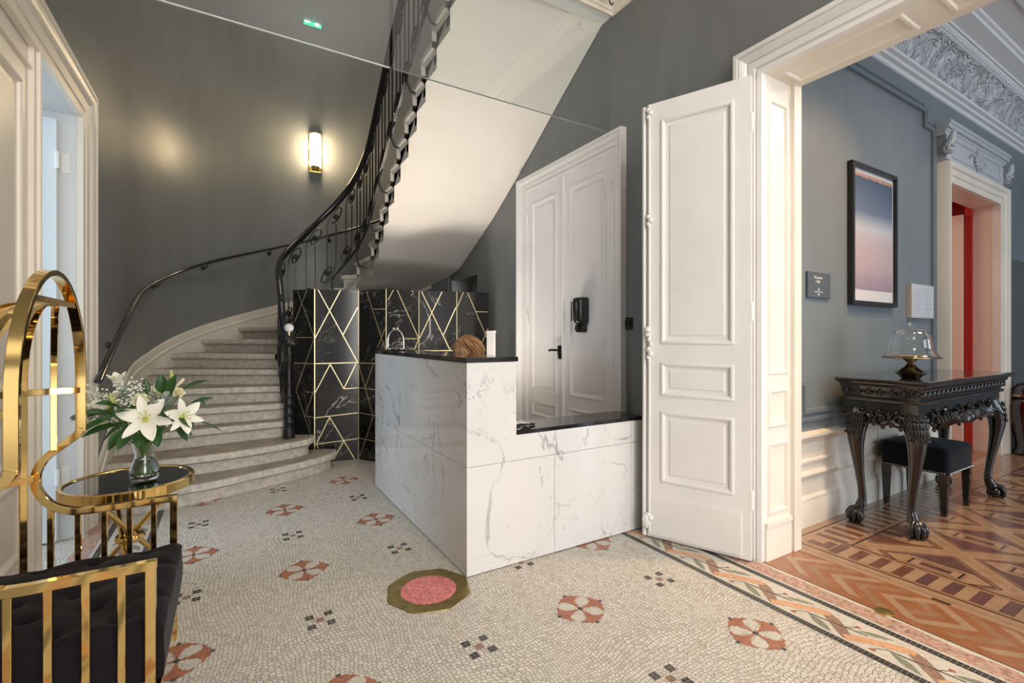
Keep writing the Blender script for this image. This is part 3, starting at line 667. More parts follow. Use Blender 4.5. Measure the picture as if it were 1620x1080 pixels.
# rosettes and four-square motifs on a half-drop lattice
def rosette(cx_, cy_):
    half = [(0.012, 0.004), (0.040, 0.009), (0.062, 0.017), (0.075, 0.029), (0.081, 0.044), (0.079, 0.055), (0.073, 0.062), (0.083, 0.060), (0.091, 0.051), (0.096, 0.037), (0.107, 0.027), (0.111, 0.012), (0.105, 0.0)]
    for q in range(4):
        ca, sa = cos(q * PI / 2), sin(q * PI / 2)
        T_ = lambda x, y: (cx_ + (x * ca - y * sa) * 1.04, cy_ + (x * sa + y * ca) * 1.04)
        for s_ in (1, -1):
            hp = [(x, y * s_) for x, y in half]
            quads = [(hp[0], hp[1], (0.045, 0), (0.012, 0)), (hp[1], hp[2], (0.07, 0), (0.045, 0)), (hp[2], hp[9], hp[12], (0.07, 0)), (hp[2], hp[3], hp[8], hp[9]), (hp[3], hp[4], hp[7], hp[8]), (hp[4], hp[5], hp[6], hp[7]), (hp[9], hp[10], hp[11], hp[12])]
            for iq, qd in enumerate(quads): flat([T_(*p) for p in qd], e1 + .00003 * (q * 2 + (s_ > 0)), 2)
        a = T_(0.106, -0.008); b = T_(0.106, 0.008); c_ = T_(0.122, 0.008); d_ = T_(0.122, -0.008); flat([a, b, c_, d_], e2, 1)
    flat([(cx_ + .013 * cos(t), cy_ + .013 * sin(t)) for t in [PI * j / 4 for j in range(8)]], e2, 1)
    # pale outline of tesserae inside the petals' gaps
    for q in range(4):
        a = PI / 4 + q * PI / 2
        flat([(cx_ + .03 * cos(a), cy_ + .03 * sin(a)), (cx_ + .07 * cos(a - .42), cy_ + .07 * sin(a - .42)), (cx_ + .092 * cos(a - .22), cy_ + .092 * sin(a - .22)), (cx_ + .098 * cos(a), cy_ + .098 * sin(a)), (cx_ + .092 * cos(a + .22), cy_ + .092 * sin(a + .22)), (cx_ + .07 * cos(a + .42), cy_ + .07 * sin(a + .42))], e1 * .5, 3)
def foursq(cx_, cy_):
    g = 0.0165
    for sx in (-1, 1):
        for sy in (-1, 1):
            for ax in (0, 1):
                for ay in (0, 1):
                    x = cx_ + sx * 0.040 + (ax - .5) * g * 1.08; y = cy_ + sy * 0.040 + (ay - .5) * g * 1.08
                    flat([(x - g * .5, y - g * .5), (x + g * .5, y - g * .5), (x + g * .5, y + g * .5), (x - g * .5, y + g * .5)], e1, 1)
    flat([(cx_ - .016, cy_ - .016), (cx_ + .016, cy_ - .016), (cx_ + .016, cy_ + .016), (cx_ - .016, cy_ + .016)], e1, 6)
for i in range(-2, 4):
    for j in range(-8, 9):
        x = 0.348 + 0.522 * i; y = 2.238 + 0.522 * j
        if not (-0.3 < x < 2.1): 
            continue
        if j > 4 : continue
        (rosette if (i + j) % 2 else foursq)(x, y)
struct(m.build('floor', FM, smooth=0), 'ivory mosaic floor with red rosettes and a vine border')
# ------------------------------------------------------------------ parquet of the salon
m = MB(); WM = [WD_M, WD_L, WD_D, WD_P, WD_O, WD_K]
m.box(2.5505, 10.5, -3.6, 1.93, -0.05, 0.0, 4); m.box(4.5, 9.3, 1.93, 4.7, -0.05, 0, 0)
Y0, Y1 = -3.4, 1.58
strip(2.545, 2.60, Y0, Y1, e1, 4)
# chevron strip
p = 0.058; xm = 2.735
def chev(yc, w_, mi, flipd):
    a = 0.15 * (1 if flipd else -1)
    flat([(2.60, yc), (2.60, yc + w_), (xm, yc + w_ - a), (xm, yc - a)], e1, mi)
    flat([(xm, yc - a), (xm, yc + w_ - a), (2.87, yc + w_ - a * .0), (2.87, yc - a * .0)], e1, mi)
y = Y0 + 0.2; k = 0
while y < Y1 - 0.2:
    if y < 1.09: chev(y, p * .98, (0, 4, 1, 4)[k % 4], True)
    y += p; k += 1
y = 0.86; k = 0; e1_ = e1; e1 = 0.0011
while y < Y1 - 0.2:
    chev(y, p * .98, (1, 4, 0, 4)[k % 4], False); y += p; k += 1
e1 = e1_
strip(2.87, 2.885, Y0, Y1, e2, 4); strip(2.885, 2.982, Y0, 1.64, e2, 1); strip(2.93, 2.9325, Y0, 1.64, e3, 2)
strip(2.982, 2.992, Y0, 1.635, e3, 5); strip(2.992, 3.017, Y0, 1.60, e2, 0); strip(3.185, 3.212, Y0, 1.42, e2, 0); strip(3.212, 3.222, Y0, 1.405, e3, 5)
y = Y0; k = 0
while y < 1.43:
    strip(3.017, 3.185, y, y + 0.0515, e2, (2 if y > 1.0 else 3) if k % 2 else (1 if y > .6 else 0)); y += 0.0515; k += 1
# stripes along the wall
strip(2.98, 10.4, 1.625, 1.635, e3, 5); strip(2.9, 10.4, 1.635, 1.72, e2, 1); strip(3.0, 10.4, 1.60, 1.625, e2, 1); strip(3.21, 10.4, 1.395, 1.405, e3, 5); strip(3.2, 10.4, 1.405, 1.43, e2, 0)
strip(3.0, 3.2, 1.43, 1.60, e1, 1); flat([(3.04, 1.45), (3.16, 1.45), (3.16, 1.50), (3.10, 1.50), (3.10, 1.57), (3.04, 1.57)], e2, 2)
x = 3.2; k = 0
while x < 10.3:
    strip(x, x + 0.0495, 1.43, 1.60, e2, 1 if k % 2 else 2); x += 0.0495; k += 1
# field of crossing bands with framed lozenges
strip(3.222, 10.4, Y0, 1.395, e1, 0)
DX, DY = 0.335, 0.33
def inside(c_): return 3.222 < c_[0] < 10.4 and Y0 < c_[1] < 1.395
def clip(pts):
    def cut(P, f):
        out = []
        for i in range(len(P)):
            a, b = P[i], P[(i + 1) % len(P)]; fa, fb = f(a), f(b)
            if fa >= 0: out.append(a)
            if fa * fb < 0:
                t = fa / (fa - fb); out.append((lerp(a[0], b[0], t), lerp(a[1], b[1], t)))
        return out
    P = cut(pts, lambda q: q[0] - 3.222)
    if P: P = cut(P, lambda q: 1.395 - q[1])
    if P: P = cut(P, lambda q: q[1] - Y0)
    return P
def cflat(pts, z, mi):
    P = clip(pts)
    if len(P) >= 3: flat(P, z, mi)
for i in range(0, 22):
    for j in range(-13, 4):
        if (i + j) % 2: continue
        cx_, cy_ = 3.29 + DX * i, 1.03 + DY * (j)
        if cx_ > 10.3 or cy_ < Y0: continue
        S = lambda s_: [(cx_ - DX * s_, cy_), (cx_, cy_ - DY * s_), (cx_ + DX * s_, cy_), (cx_, cy_ + DY * s_)]
        cflat(S(0.985), e1 * 1.2, 1); cflat(S(0.80), e2, 5); cflat(S(0.775), e2 * 1.1, 0); cflat(S(0.73), e2 * 1.2, 3 if cy_ < 1.2 else 2)
        hx, hy = 0.075, 0.225
        cflat([(cx_ - hx, cy_ - hy * .62), (cx_, cy_ - hy), (cx_ + hx, cy_ - hy * .62), (cx_ + hx, cy_ + hy * .62), (cx_, cy_ + hy), (cx_ - hx, cy_ + hy * .62)], e3, 1)
        for s_, mi in ((1.0, 0), (0.86, 5), (0.76, 1), (0.42, 3), ):
            cflat([(cx_ - .058 * s_, cy_ - .125 * (s_ * .8 + .2)), (cx_ + .058 * s_, cy_ - .125 * (s_ * .8 + .2)), (cx_ + .058 * s_, cy_ + .125 * (s_ * .8 + .2)), (cx_ - .058 * s_, cy_ + .125 * (s_ * .8 + .2))], e3 + 0.0002 * (2 - s_), mi)
strip(2.884, 2.892, 0.85, 0.92, e3 * 1.3, 2); strip(2.884, 2.905, 0.85, 0.92, e3 * 1.2, 5)
struct(m.build('floor', WM, smooth=0), 'inlaid parquet floor of the salon')
# brass floor bolt at the edge of the parquet
m = MB().lathe([(0, 0.006), (0.032, 0.006), (0.036, 0.0045), (0.037, 0.002)], (2.56, 0.985, 0), 20)
m.build('floor_bolt_plate', BRASS); tag(bpy.data.objects['floor_bolt_plate'], 'small round brass plate set at the edge of the parquet', 'brass plate')
# octagonal brass plaque with pink glass disc
t = thing('floor_plaque', 'octagonal aged brass plate with pink speckled disc beside the marble desk', 'floor plaque', (0.852, 2.232, 0))
def oct_(r, z, off=0.0): return [(0.852 + r * cos(rad(22.5 + 45 * k + off)), 2.232 + r * sin(rad(22.5 + 45 * k + off)), z) for k in range(8)]
m = MB(); ring = [(0.852 + 0.137 * cos(2 * PI * k / 48), 2.232 + 0.137 * sin(2 * PI * k / 48), 0.0035) for k in range(48)]
def octr(r, z):
    out = []
    for k in range(48):
        a = 2 * PI * k / 48; q = (a + PI / 8 + rad(18)) % (PI / 4) - PI / 8
        rr = r * cos(PI / 8) / cos(q); out.append((0.852 + rr * cos(a), 2.232 + rr * sin(a), z))
    return out
m.grid([octr(0.215, 0.0005), octr(0.214, 0.0035), ring, [(x, y, 0.0015) for x, y, z in ring]], closed_v=True)
m.build('brass_frame', BRASS, t)
PG = mat('pink glitter glass', (0.62, 0.20, 0.20), 0.35, var=0.4, vscale=55, bump=0.2, bscale=120)
m = MB().lathe([(0, 0.003), (0.12, 0.003), (0.132, 0.0025), (0.1365, 0.0018)], (0.852, 2.232, 0), 48); m.build('pink_disc', PG, t, label='pink speckled disc')
# ------------------------------------------------------------------ staircase
RI = 0.154; NS = 25
XI, XO = 0.425, 1.385           # well edges left / right (string faces)
WCX = (XI + XO) / 2; WR = (XO - XI) / 2
def inner(n):
    if n <= 7: return (XI, {3: 5.0, 4: 5.13, 5: 5.27, 6: 5.43, 7: 5.6}[n]) if n >= 3 else (XI, 4.9)
    A_ = {8: 152, 9: 129, 10: 108, 11: 88, 12: 69, 13: 49, 14: 25}
    if n in A_: return (WCX + WR * cos(rad(A_[n])), 5.6 + WR * sin(rad(A_[n])))
    Y_ = {15: 5.30, 16: 5.12, 17: 4.93, 18: 4.75, 19: 4.56, 20: 4.36, 21: 4.13, 22: 3.91, 23: 3.70, 24: 3.46, 25: 3.20, 26: 2.96, 27: 2.72}
    return (XO, Y_[n])
RO = RW - 0.004
def outer(n):
    A_ = {6: 162, 7: 148, 8: 132.6, 9: 116, 10: 99, 11: 81, 12: 62, 13: 43, 14: 22}
    if n in A_: return (CX + RO * cos(rad(A_[n])), CY + RO * sin(rad(A_[n])))
    if n < 6: return (XL + 0.004, {3: 4.86, 4: 5.12, 5: 5.52}[n])
    return (XR - 0.004, {15: 5.58, 16: 5.27, 17: 4.96, 18: 4.66, 19: 4.40, 20: 4.14, 21: 3.90, 22: 3.67, 23: 3.44, 24: 3.20, 25: 2.96, 26: 2.72, 27: 2.48}[n])
def outer_path(n0, n1, k=4):
    """points on the wall between outer(n0) and outer(n1), following the wall"""
    a, b = outer(n0), outer(n1); P = []
    for i in range(k + 1):
        t = i / k; x, y = lerp(a[0], b[0], t), lerp(a[1], b[1], t)
        if y > CY:
            d_ = math.hypot(x - CX, y - CY); x, y = CX + (x - CX) / d_ * RO, CY + (y - CY) / d_ * RO
        P.append((x, y))
    return P
def inner_path(n0, n1, k=4):
    a, b = inner(n0), inner(n1); P = []
    for i in range(k + 1):
        t = i / k; x, y = lerp(a[0], b[0], t), lerp(a[1], b[1], t)
        if y > 5.6:
            d_ = math.hypot(x - WCX, y - 5.6); x, y = WCX + (x - WCX) / d_ * WR, 5.6 + (y - 5.6) / d_ * WR
        P.append((x, y))
    return P
st = thing('staircase', 'worn limestone staircase winding up round the open well', 'staircase', (0.0, 5.0, 0))
NOSE = [(0.0, -0.034), (0.012, -0.030), (0.024, -0.020), (0.030, -0.008), (0.030, 0.0), (0.034, 0.008), (0.036, 0.02), (0.034, 0.034), (0.026, 0.044), (0, 0.046)]
def step_mesh(front, back, ztop, closed_sides=True):
    """front: polyline of the riser line (outer wall end -> well end); back: polyline roughly parallel behind"""
    mb = MB(); F = [Vector((x, y, 0)) for x, y in front]; Bk = [Vector((x, y, 0)) for x, y in back]
    n_ = len(F); nm = []
    for i in range(n_):
        t = (F[min(i + 1, n_ - 1)] - F[max(0, i - 1)]).normalized(); nm.append(Vector((t.y, -t.x, 0)))
    prof = [(0, -RI), (0, -0.084), (0.012, -0.082), (0.014, -0.068), (0.004, -0.066), (0.004, -0.061), (0.044, -0.057), (0.052, -0.050), (0.053, -0.012), (0.048, -0.004), (0.026, 0)]
    rows = []
    for i in range(n_):
        rows.append([F[i] + nm[i] * o + Vector((0, 0, ztop + z)) for o, z in prof])
    mb.grid(rows, mi=0)
    e = [r[-1] for r in rows]
    # tread
    m_ = len(Bk)
    for i in range(n_ - 1):
        j0 = round(i * (m_ - 1) / (n_ - 1)); j1 = round((i + 1) * (m_ - 1) / (n_ - 1))
        mb.face([e[i], e[i + 1], Bk[j1] + Vector((0, 0, ztop)), Bk[j0] + Vector((0, 0, ztop))], 1)
    return mb, rows
# two curved bullnose steps at the foot
def curve_pts(P, k=6):
    out = []
    P = [Vector((*p, 0)) for p in P]
    for i in range(len(P) - 1):
        p0, p1, p2, p3 = P[max(i - 1, 0)], P[i], P[i + 1], P[min(i + 2, len(P) - 1)]
        for j in range(k):
            t = j / k
            q = 0.5 * ((2 * p1) + (p2 - p0) * t + (2 * p0 - 5 * p1 + 4 * p2 - p3) * t * t + (-p0 + 3 * p1 - 3 * p2 + p3) * t ** 3); out.append((q.x, q.y))
    out.append((P[-1].x, P[-1].y)); return out
f1 = curve_pts([(XL + .004, 4.27), (-0.45, 4.255), (-0.1, 4.32), (0.2, 4.44), (0.50, 4.56), (0.74, 4.70), (0.845, 4.82), (0.83, 4.91), (0.73, 4.96), (0.55, 4.98), (0.43, 4.99)], 5)
f2 = curve_pts([(XL + .004, 4.60), (-0.45, 4.56), (-0.1, 4.57), (0.2, 4.63), (0.44, 4.71), (0.61, 4.80), (0.655, 4.90), (0.60, 4.98), (0.50, 5.02), (0.43, 5.04)], 5)
def back_of(P, ymax=5.3): return [(min(x, 0.43), 5.2) for x, y in P]
for fr_, z in ((f1, RI), (f2, 2 * RI)):
    mb, rows = step_mesh(fr_, [(lerp(XL + .004, 0.40, i / (len(fr_) - 1)), 5.35 if True else 0) for i in range(len(fr_))], z)
    mb.build('step', [STONE, TREAD], st, smooth=40)
ovh = 0.036
for n_ in range(3, NS + 1):
    a, b = outer(n_), inner(n_)
    v = Vector((b[0] - a[0], b[1] - a[1])); Ln = v.length; v.normalize()
    fl_ = [(lerp(a[0], b[0], t), lerp(a[1], b[1], t)) for t in (0, .25, .5, .75, 1)]
    # nosing runs past the string into the well
    fe = (b[0] + v.x * ovh, b[1] + v.y * ovh); front = fl_ + [fe]
    nx = n_ + 1
    op = outer_path(n_, nx); ip = inner_path(n_, nx)
    mb, rows = step_mesh(front, front, RI * n_)
    mb = MB(); mb.grid(rows, mi=0)
    z = RI * n_
    # tread as a fan between wall path and well path
    nv = Vector((v.y, -v.x)) * 0.026
    ipx = []
    for i, (x, y) in enumerate(ip):   # push the tread edge into the well
        if n_ <= 8 and y <= 5.6: ipx.append((x + ovh, y))
        elif y <= 5.6: ipx.append((x - ovh, y))
        else:
            d_ = math.hypot(x - WCX, y - 5.6); ipx.append((WCX + (x - WCX) / d_ * (WR - ovh), 5.6 + (y - 5.6) / d_ * (WR - ovh)))
    O = [(op[0][0] + nv.x, op[0][1] + nv.y)] + op[1:]
    I = [(fe[0] + nv.x, fe[1] + nv.y)] + ipx[1:]
    O[-1] = (op[-1][0], op[-1][1])
    for i in range(4):
        mb.face([(*O[i], z), (*I[i], z), (*I[i + 1], z), (*O[i + 1], z)], 1)
    # moulded return of the nosing along the well
    prof = [(0, 0), (-0.004, -0.006), (-0.004, -0.046), (0.0, -0.052), (0.022, -0.054), (0.022, -0.066), (0.030, -0.070), (0.030, -0.082), (0.036, -0.085)]
    rr = []
    for i in range(5):
        x, y = ipx[i] if i else (I[0][0], I[0][1]); sx, sy = ip[i]
        w_ = Vector((sx - x, sy - y)); w_.normalize()
        rr.append([(x + w_.x * o, y + w_.y * o, z + zz) for o, zz in prof])
    mb.grid(rr, mi=0)
    # string below the nosing
    zb = lambda t: z - RI - 0.02
    mb.grid([[(x, y, z - 0.07), (x, y, z - RI - 0.10 if n_ < 9 else z - RI - 0.05)] for x, y in ip], mi=0)
    # brick end closing riser to string
    mb.face([(*ip[-1], z), (*ip[-1], z - RI), (*ip[-2], z - RI), (*ip[-2], z)], 0)
    mb.build('step', [STONE, TREAD] if n_ < 10 else [STONEW, TREAD], st, smooth=40)
# soffit: smooth underside of the flight from the well line to the wall
def soff(n_, side):
    # depth of slab below the nosing line
    if side == 'i': z = RI * n_ - (0.20 if n_ < 14 else 0.20)
    else: z = RI * n_ - 0.12
    return z
m = MB(); rows = []
NSUB = 4
top_in = []; 
for n_ in range(8, 26):
    for s_ in range(NSUB):
        t = s_ / NSUB; N_ = n_ + t
        ip = inner_path(n_, n_ + 1, NSUB)[s_]; op = outer_path(n_, n_ + 1, NSUB)[s_]
        zi = RI * N_ - (0.20 if N_ > 13 else lerp(0.26, 0.20, (N_ - 8) / 5)); zo = RI * N_ - 0.175
        zi = max(zi, 0.8); row = []
        for q in range(9):
            u = q / 8; zz = lerp(zi, zo, u) + 0.02 * sin(PI * u); row.append((lerp(ip[0], op[0], u), lerp(ip[1], op[1], u), zz))
        rows.append(row); top_in.append(((ip[0], ip[1]), zi, N_))
m.grid(rows)
# edge face of the slab along the well
m.grid([[(p[0], p[1], zi), (p[0], p[1], RI * math.floor(N_ + .01) - 0.02)] for (p, zi, N_) in top_in])
m.build('soffit', PLAST, st, smooth=60, label='smooth cream plaster underside of the upper flight')
# wall string: pale band following the wall above the steps
m = MB(); path = []
for k in range(60):
    pass
def wallline(N_):
    """(x,y) on the wall and nosing height for fractional step N_"""
    n0 = int(math.floor(N_)); t = N_ - n0
    if N_ < 3:
        return (XL, lerp(4.27, 4.86, (N_ - 1) / 2.0)), RI * N_
    P = outer_path(n0, n0 + 1, 8); i = min(7, int(t * 8)); u = t * 8 - i
    return (lerp(P[i][0], P[i + 1][0], u), lerp(P[i][1], P[i + 1][1], u)), RI * N_
rows = []; N_ = 0.6
while N_ < 14:
    (x, y), z = wallline(max(1, N_)) if N_ >= 1 else ((XL, 4.27 - 0.3 * (1 - N_)), RI * N_)
    if y > CY:
        d_ = math.hypot(x - CX, y - CY); nx_, ny_ = -(x - CX) / d_, -(y - CY) / d_; x, y = CX - nx_ * RW, CY - ny_ * RW
    else: nx_, ny_ = 1, 0; x = XL
    h = z + 0.175
    zb_ = z - 0.22
    rows.append([(x + nx_ * o, y + ny_ * o, zz) for o, zz in ((0.004, h), (0.022, h - 0.004), (0.024, h - 0.02), (0.018, h - 0.09), (0.028, h - 0.096), (0.028, h - 0.104), (0.016, h - 0.112), (0.016, zb_))])
    N_ += 0.2
m.grid(rows); m.face(rows[0])
m.build('wall_string', STONEW, st, smooth=40, label='pale moulded band along the wall')
# ------------------------------------------------------------------ railing round the well
rl = thing('stair_railing', 'black wrought iron stair railing with scrolls and a dark handrail', 'railing', (XI + 0.05, 4.9, 0.308))
# centre line of the rail, sampled by fractional step
def railpt(N_, inset=0.045):
    n0 = int(math.floor(N_)); t = N_ - n0
    P = inner_path(n0, n0 + 1, 8); i = min(7, int(t * 8)); u = t * 8 - i
    x, y = lerp(P[i][0], P[i + 1][0], u), lerp(P[i][1], P[i + 1][1], u)
    inset = inset - .062 * max(0, min(1, (9.5 - N_) / 2.5))
    if y > 5.6:
        d_ = math.hypot(x - WCX, y - 5.6); k = (WR - inset - ovh) / d_; x, y = WCX + (x - WCX) * k, 5.6 + (y - 5.6) * k
    else: x = x + inset + ovh if x < WCX else x - inset - ovh
    return Vector((x, y, RI * N_))
samp = []; N_ = 3.0
while N_ < 25.9: samp.append(railpt(N_)); N_ += 0.1
# smooth the line in plan and height
def smooth(P, k=1, it=6):
    P = [p.copy() for p in P]
    for _ in range(it): P = [P[0]] + [(P[i - 1] + P[i] * 2 + P[i + 1]) / 4 for i in range(1, len(P) - 1)] + [P[-1]]
    return P
samp = smooth(samp, it=60)
S = [0.0]
for i in range(1, len(samp)): S.append(S[-1] + math.hypot(samp[i].x - samp[i - 1].x, samp[i].y - samp[i - 1].y))
def at(s_):
    s_ = max(0, min(S[-1] - 1e-4, s_)); lo = 0
    import bisect
    i = min(len(S) - 2, bisect.bisect_right(S, s_) - 1); t = (s_ - S[i]) / max(1e-6, S[i + 1] - S[i]); return samp[i].lerp(samp[i + 1], t)
RH = 0.90
NEW = Vector((0.485, 4.895, 0.308))
hand = [p + Vector((0, 0, RH + 0.04)) for p in samp]
# lower end: drops steeply and scrolls on to the newel cap
low = [Vector((0.515, 4.885, 1.228)), Vector((0.490, 4.868, 1.215)), Vector((0.462, 4.872, 1.222)), Vector((0.443, 4.895, 1.262)), Vector((0.437, 4.93, 1.34)), Vector((0.436, 4.98, 1.43)), Vector((0.437, 5.05, 1.53)), Vector((0.438, 5.12, 1.62))]
i0 = next(i for i, p in enumerate(samp) if p.y > 5.18)
hp = low + hand[i0:]
hp = smooth(hp, it=3)
m = MB(); m.sweep(hp, [(0.031 * cos(t) * 1.0, 0.033 * sin(t) * 0.95) for t in [2 * PI * k / 12 for k in range(12)]], upv=(0, 0.05, 1))
m.build('handrail', RAILW, rl, smooth=60)
m = MB(); m.sweep([p - Vector((0, 0, .045)) for p in hp[6:]], [(-.014, -.005), (.014, -.005), (.014, .005), (-.014, .005)])
m.build('top_bar', IRON, rl)
bot = [p + Vector((0, 0, 0.095)) for p in samp[4:]]
m = MB(); m.sweep(bot, [(-.012, -.006), (.012, -.006), (.012, .006), (-.012, .006)]); m.build('bottom_bar', IRON, rl)
# scroll panels
def unit(s0, wd):
    mb = MB(); r = 0.100; ht = RH - 0.015
    def P(a, h): q = at(s0 + a); return q + Vector((0, 0, h))
    g = 0.0078
    # bar A: from the bottom up, over to the right and curling in on a rosette
    xa, xb = .018, .122
    def spiral(cx_, cz, a0, turns, r0, r1, n_=22):
        out = []
        for i in range(n_ + 1):
            t = i / n_; a = a0 - turns * 2 * PI * t; rr = lerp(r0, r1, t ** .8); out.append((cx_ + rr * cos(a), cz + rr * sin(a)))
        return out
    topc = (xa + r, ht - r - 0.004); A_ = [(xa, 0.20), (xa, 0.4), (xa, 0.6)] + spiral(topc[0], topc[1], PI, 1.15, r, 0.040)
    botc = (xb - r, 0.115 + r); B_ = [(xb, ht - 0.205), (xb, 0.6), (xb, 0.4)] + spiral(botc[0], botc[1], 0, 1.15, r, 0.040)
    for path in (A_, B_):
        mb.tube([P(a, h) for a, h in path], g, 6)
    # end ties
    mb.tube([P(xa, 0.20), P(xa, 0.10)], g, 6); mb.tube([P(xb, ht - 0.205), P(xb, ht - .200)], g, 6)
    for c_ in (topc, botc):
        q = P(*c_)
        t_ = (at(s0 + c_[0] + .02) - at(s0 + c_[0] - .02)); t_.z = 0; t_.normalize(); nrm = Vector((-t_.y, t_.x, 0))
        R_ = Matrix((( t_.x, nrm.x, 0), (t_.y, nrm.y, 0), (0, 0, 1)))
        for k in range(6):
            a = k * PI / 3; mb.sphere(q + R_ @ Vector((0.023 * cos(a), 0, 0.023 * sin(a))), 0.015, 6, 4, (1, .9, 1), rot=None)
        mb.sphere(q, 0.019, 8, 5)
    return mb
s_ = 0.16; 
while s_ < S[-1] - 0.3:
    wd = 0.235
    unit(s_, wd).build('baluster', IRON, rl, smooth=50); s_ += wd
# collars under the bottom bar where it stands on brackets
for n_ in range(4, 26, 2):
    m = MB(); q = railpt(n_ + 0.35)
    for (a, b) in ((Vector((0, 0, 0.10)), Vector((0, 0, -0.10))),):
        c_ = q
        dirw = Vector((WCX - q.x, max(0, 5.6 - q.y) * 0, 0)); dirw.normalize()
        m.tube([q + Vector((0, 0, .09 + RI * 0)), q + dirw * 0.03 + Vector((0, 0, 0.02)), q + dirw * 0.035 + Vector((0, 0, -0.06)), q + dirw * 0.0 + Vector((0, 0, -0.13)), q - dirw * 0.045 + Vector((0, 0, -0.14))], [.008, .010, .014, .012, .008], 8)
    m.build('bracket', IRON, rl, smooth=60)
# newel
x, y, z = NEW
m = MB(); m.lathe([(0.0, 0), (0.052, 0), (0.054, 0.02), (0.050, 0.09), (0.036, 0.10), (0.034, 0.13), (0.046, 0.145), (0.046, 0.165), (0.032, 0.18), (0.030, 0.20), (0.044, 0.23), (0.046, 0.25), (0.032, 0.27), (0.028, 0.29), (0.042, 0.315), (0.044, 0.335), (0.030, 0.355), (0.028, 0.375), (0.036, 0.39), (0.036, 0.405), (0.025, 0.42), (0.023, 0.50), (0.029, 0.515), (0.022, 0.53), (0.021, 0.74), (0.030, 0.755), (0.026, 0.77), (0.034, 0.79), (0.034, 0.80), (0.024, 0.82), (0.024, 0.855), (0.05, 0.865), (0.074, 0.885), (0.078, 0.905), (0.070, 0.925), (0.05, 0.935), (0.0, 0.937)], (x, y, z), 20)
m.build('newel_post', IRON, rl, smooth=50)
m = MB(); m.lathe([(0.024, 0), (0.026, 0.008), (0.018, 0.012), (0.015, 0.045), (0.022, 0.052), (0.022, 0.06)], (x, y, z + 0.935), 16); fc = m.build('finial_collar', GOLD, rl, label='brass collar')
m = MB().sphere((x, y, z + 1.035), 0.043, 16, 8, (1, 1, .95)); m.build('finial_ball', mat('cloudy cut glass', (.8, .82, .84), .12, spec=1.0, coat=1.0), rl, smooth=0, label='faceted clear glass ball')
m = MB(); m.tube([(x - .035, y + .03, z), (x - .035, y + .03, z + .86)], .008, 8); m.build('stay_rod', IRON, rl)
# ------------------------------------------------------------------ wall handrail
hw = thing('wall_handrail', 'dark handrail on brackets following the curved grey wall', 'handrail', (XL + 0.06, 4.08, 0.97))
pts = []
y = 4.02
for (yy, zz) in ((4.06, 0.965), (4.3, 1.075), (4.7, 1.25), (5.1, 1.43), (5.35, 1.54)): pts.append(Vector((XL + 0.065, yy, zz)))
N_ = 5.2
while N_ < 14.5:
    (x, y), z = wallline(N_)
    if y > CY: d_ = math.hypot(x - CX, y - CY); x, y = CX + (x - CX) / d_ * (RW - 0.065), CY + (y - CY) / d_ * (RW - 0.065)
    else: x = XL + 0.065
    pts.append(Vector((x, y, z + lerp(0.87, 1.02, max(0, (N_ - 5) / 8))))); N_ += 0.25
pts = smooth(pts, it=4)
m = MB(); m.sweep(pts, [(0.024 * cos(t), 0.017 * sin(t)) for t in [2 * PI * k / 12 for k in range(12)]]); m.build('rail', RAILW, hw, smooth=60)
for k in (2, 9, 16, 23, 29, 35):
    if k >= len(pts): continue
    q = pts[k]
    if q.y > CY: wv = Vector((q.x - CX, q.y - CY, 0)).normalized()
    else: wv = Vector((-1, 0, 0))
    wp = q + wv * 0.063 + Vector((0, 0, -0.06))
    m = MB(); m.tube([q + Vector((0, 0, -.015)), q + Vector((0, 0, -.05)), q + wv * 0.02 + Vector((0, 0, -.062)), wp], .006, 8); m.sphere(wp, 0.026, 10, 8, (1, 1, 1)); m.build('bracket', IRON, hw, smooth=60)
# ------------------------------------------------------------------ wall light on the curved wall
def onwall(deg, z, off=0.0): return Vector((CX + (RW - off) * cos(rad(deg)), CY + (RW - off) * sin(rad(deg)), z))
zc = 3.90; c0 = onwall(83.6, zc, 0.0); wl = thing('wall_light', 'lit brass and glass rod wall light high on the curved wall', 'wall light', c0)
u = Vector((-sin(rad(83.6)), cos(rad(83.6)), 0)); nn = Vector((-cos(rad(83.6)), -sin(rad(83.6)), 0))
m = MB()
def W3(a, b, h): return c0 + u * a + nn * b + Vector((0, 0, h))
for h in (-0.28, -0.235, -0.005, 0.235):
    hh = 0.045 if h < -0.25 else (0.02 if h > 0 else 0.012)
    m.extrude([W3(0.075 * cos(t), 0.01 + 0.10 * sin(t), h) for t in [PI * k / 12 for k in range(13)]], (0, 0, hh))
m.extrude([W3(-.08, 0.002, -.285), W3(.08, 0.002, -.285), W3(.08, .012, -.285), W3(-.08, .012, -.285)], (0, 0, .56))
for sx in (-1, 1): m.tube([W3(sx * .078, .02, -.28), W3(sx * .078, .02, .26)], .005, 6)
m.build('brass_frame', GOLD, wl)
EM = mat('lit frosted glass', (1, .9, .7), 0.3, emit=(1.0, 0.80, 0.48), es=16)
m = MB()
for k in range(11):
    t = PI * (k + .5) / 11
    m.tube([W3(0.066 * cos(t), 0.015 + 0.085 * sin(t), -.225), W3(0.066 * cos(t), 0.015 + 0.085 * sin(t), .235)], .009, 6)
m.build('glass_rods', EM, wl, label='glowing glass rods')
for h in (-0.11, 0.12): point('wall_light_bulb', tuple(W3(0, 0.17, h)), 9, (1.0, 0.78, 0.48), 0.05)
point('wall_light_glow', tuple(W3(0, 0.14, 0.0)), 3, (1.0, 0.78, 0.48), 0.05)
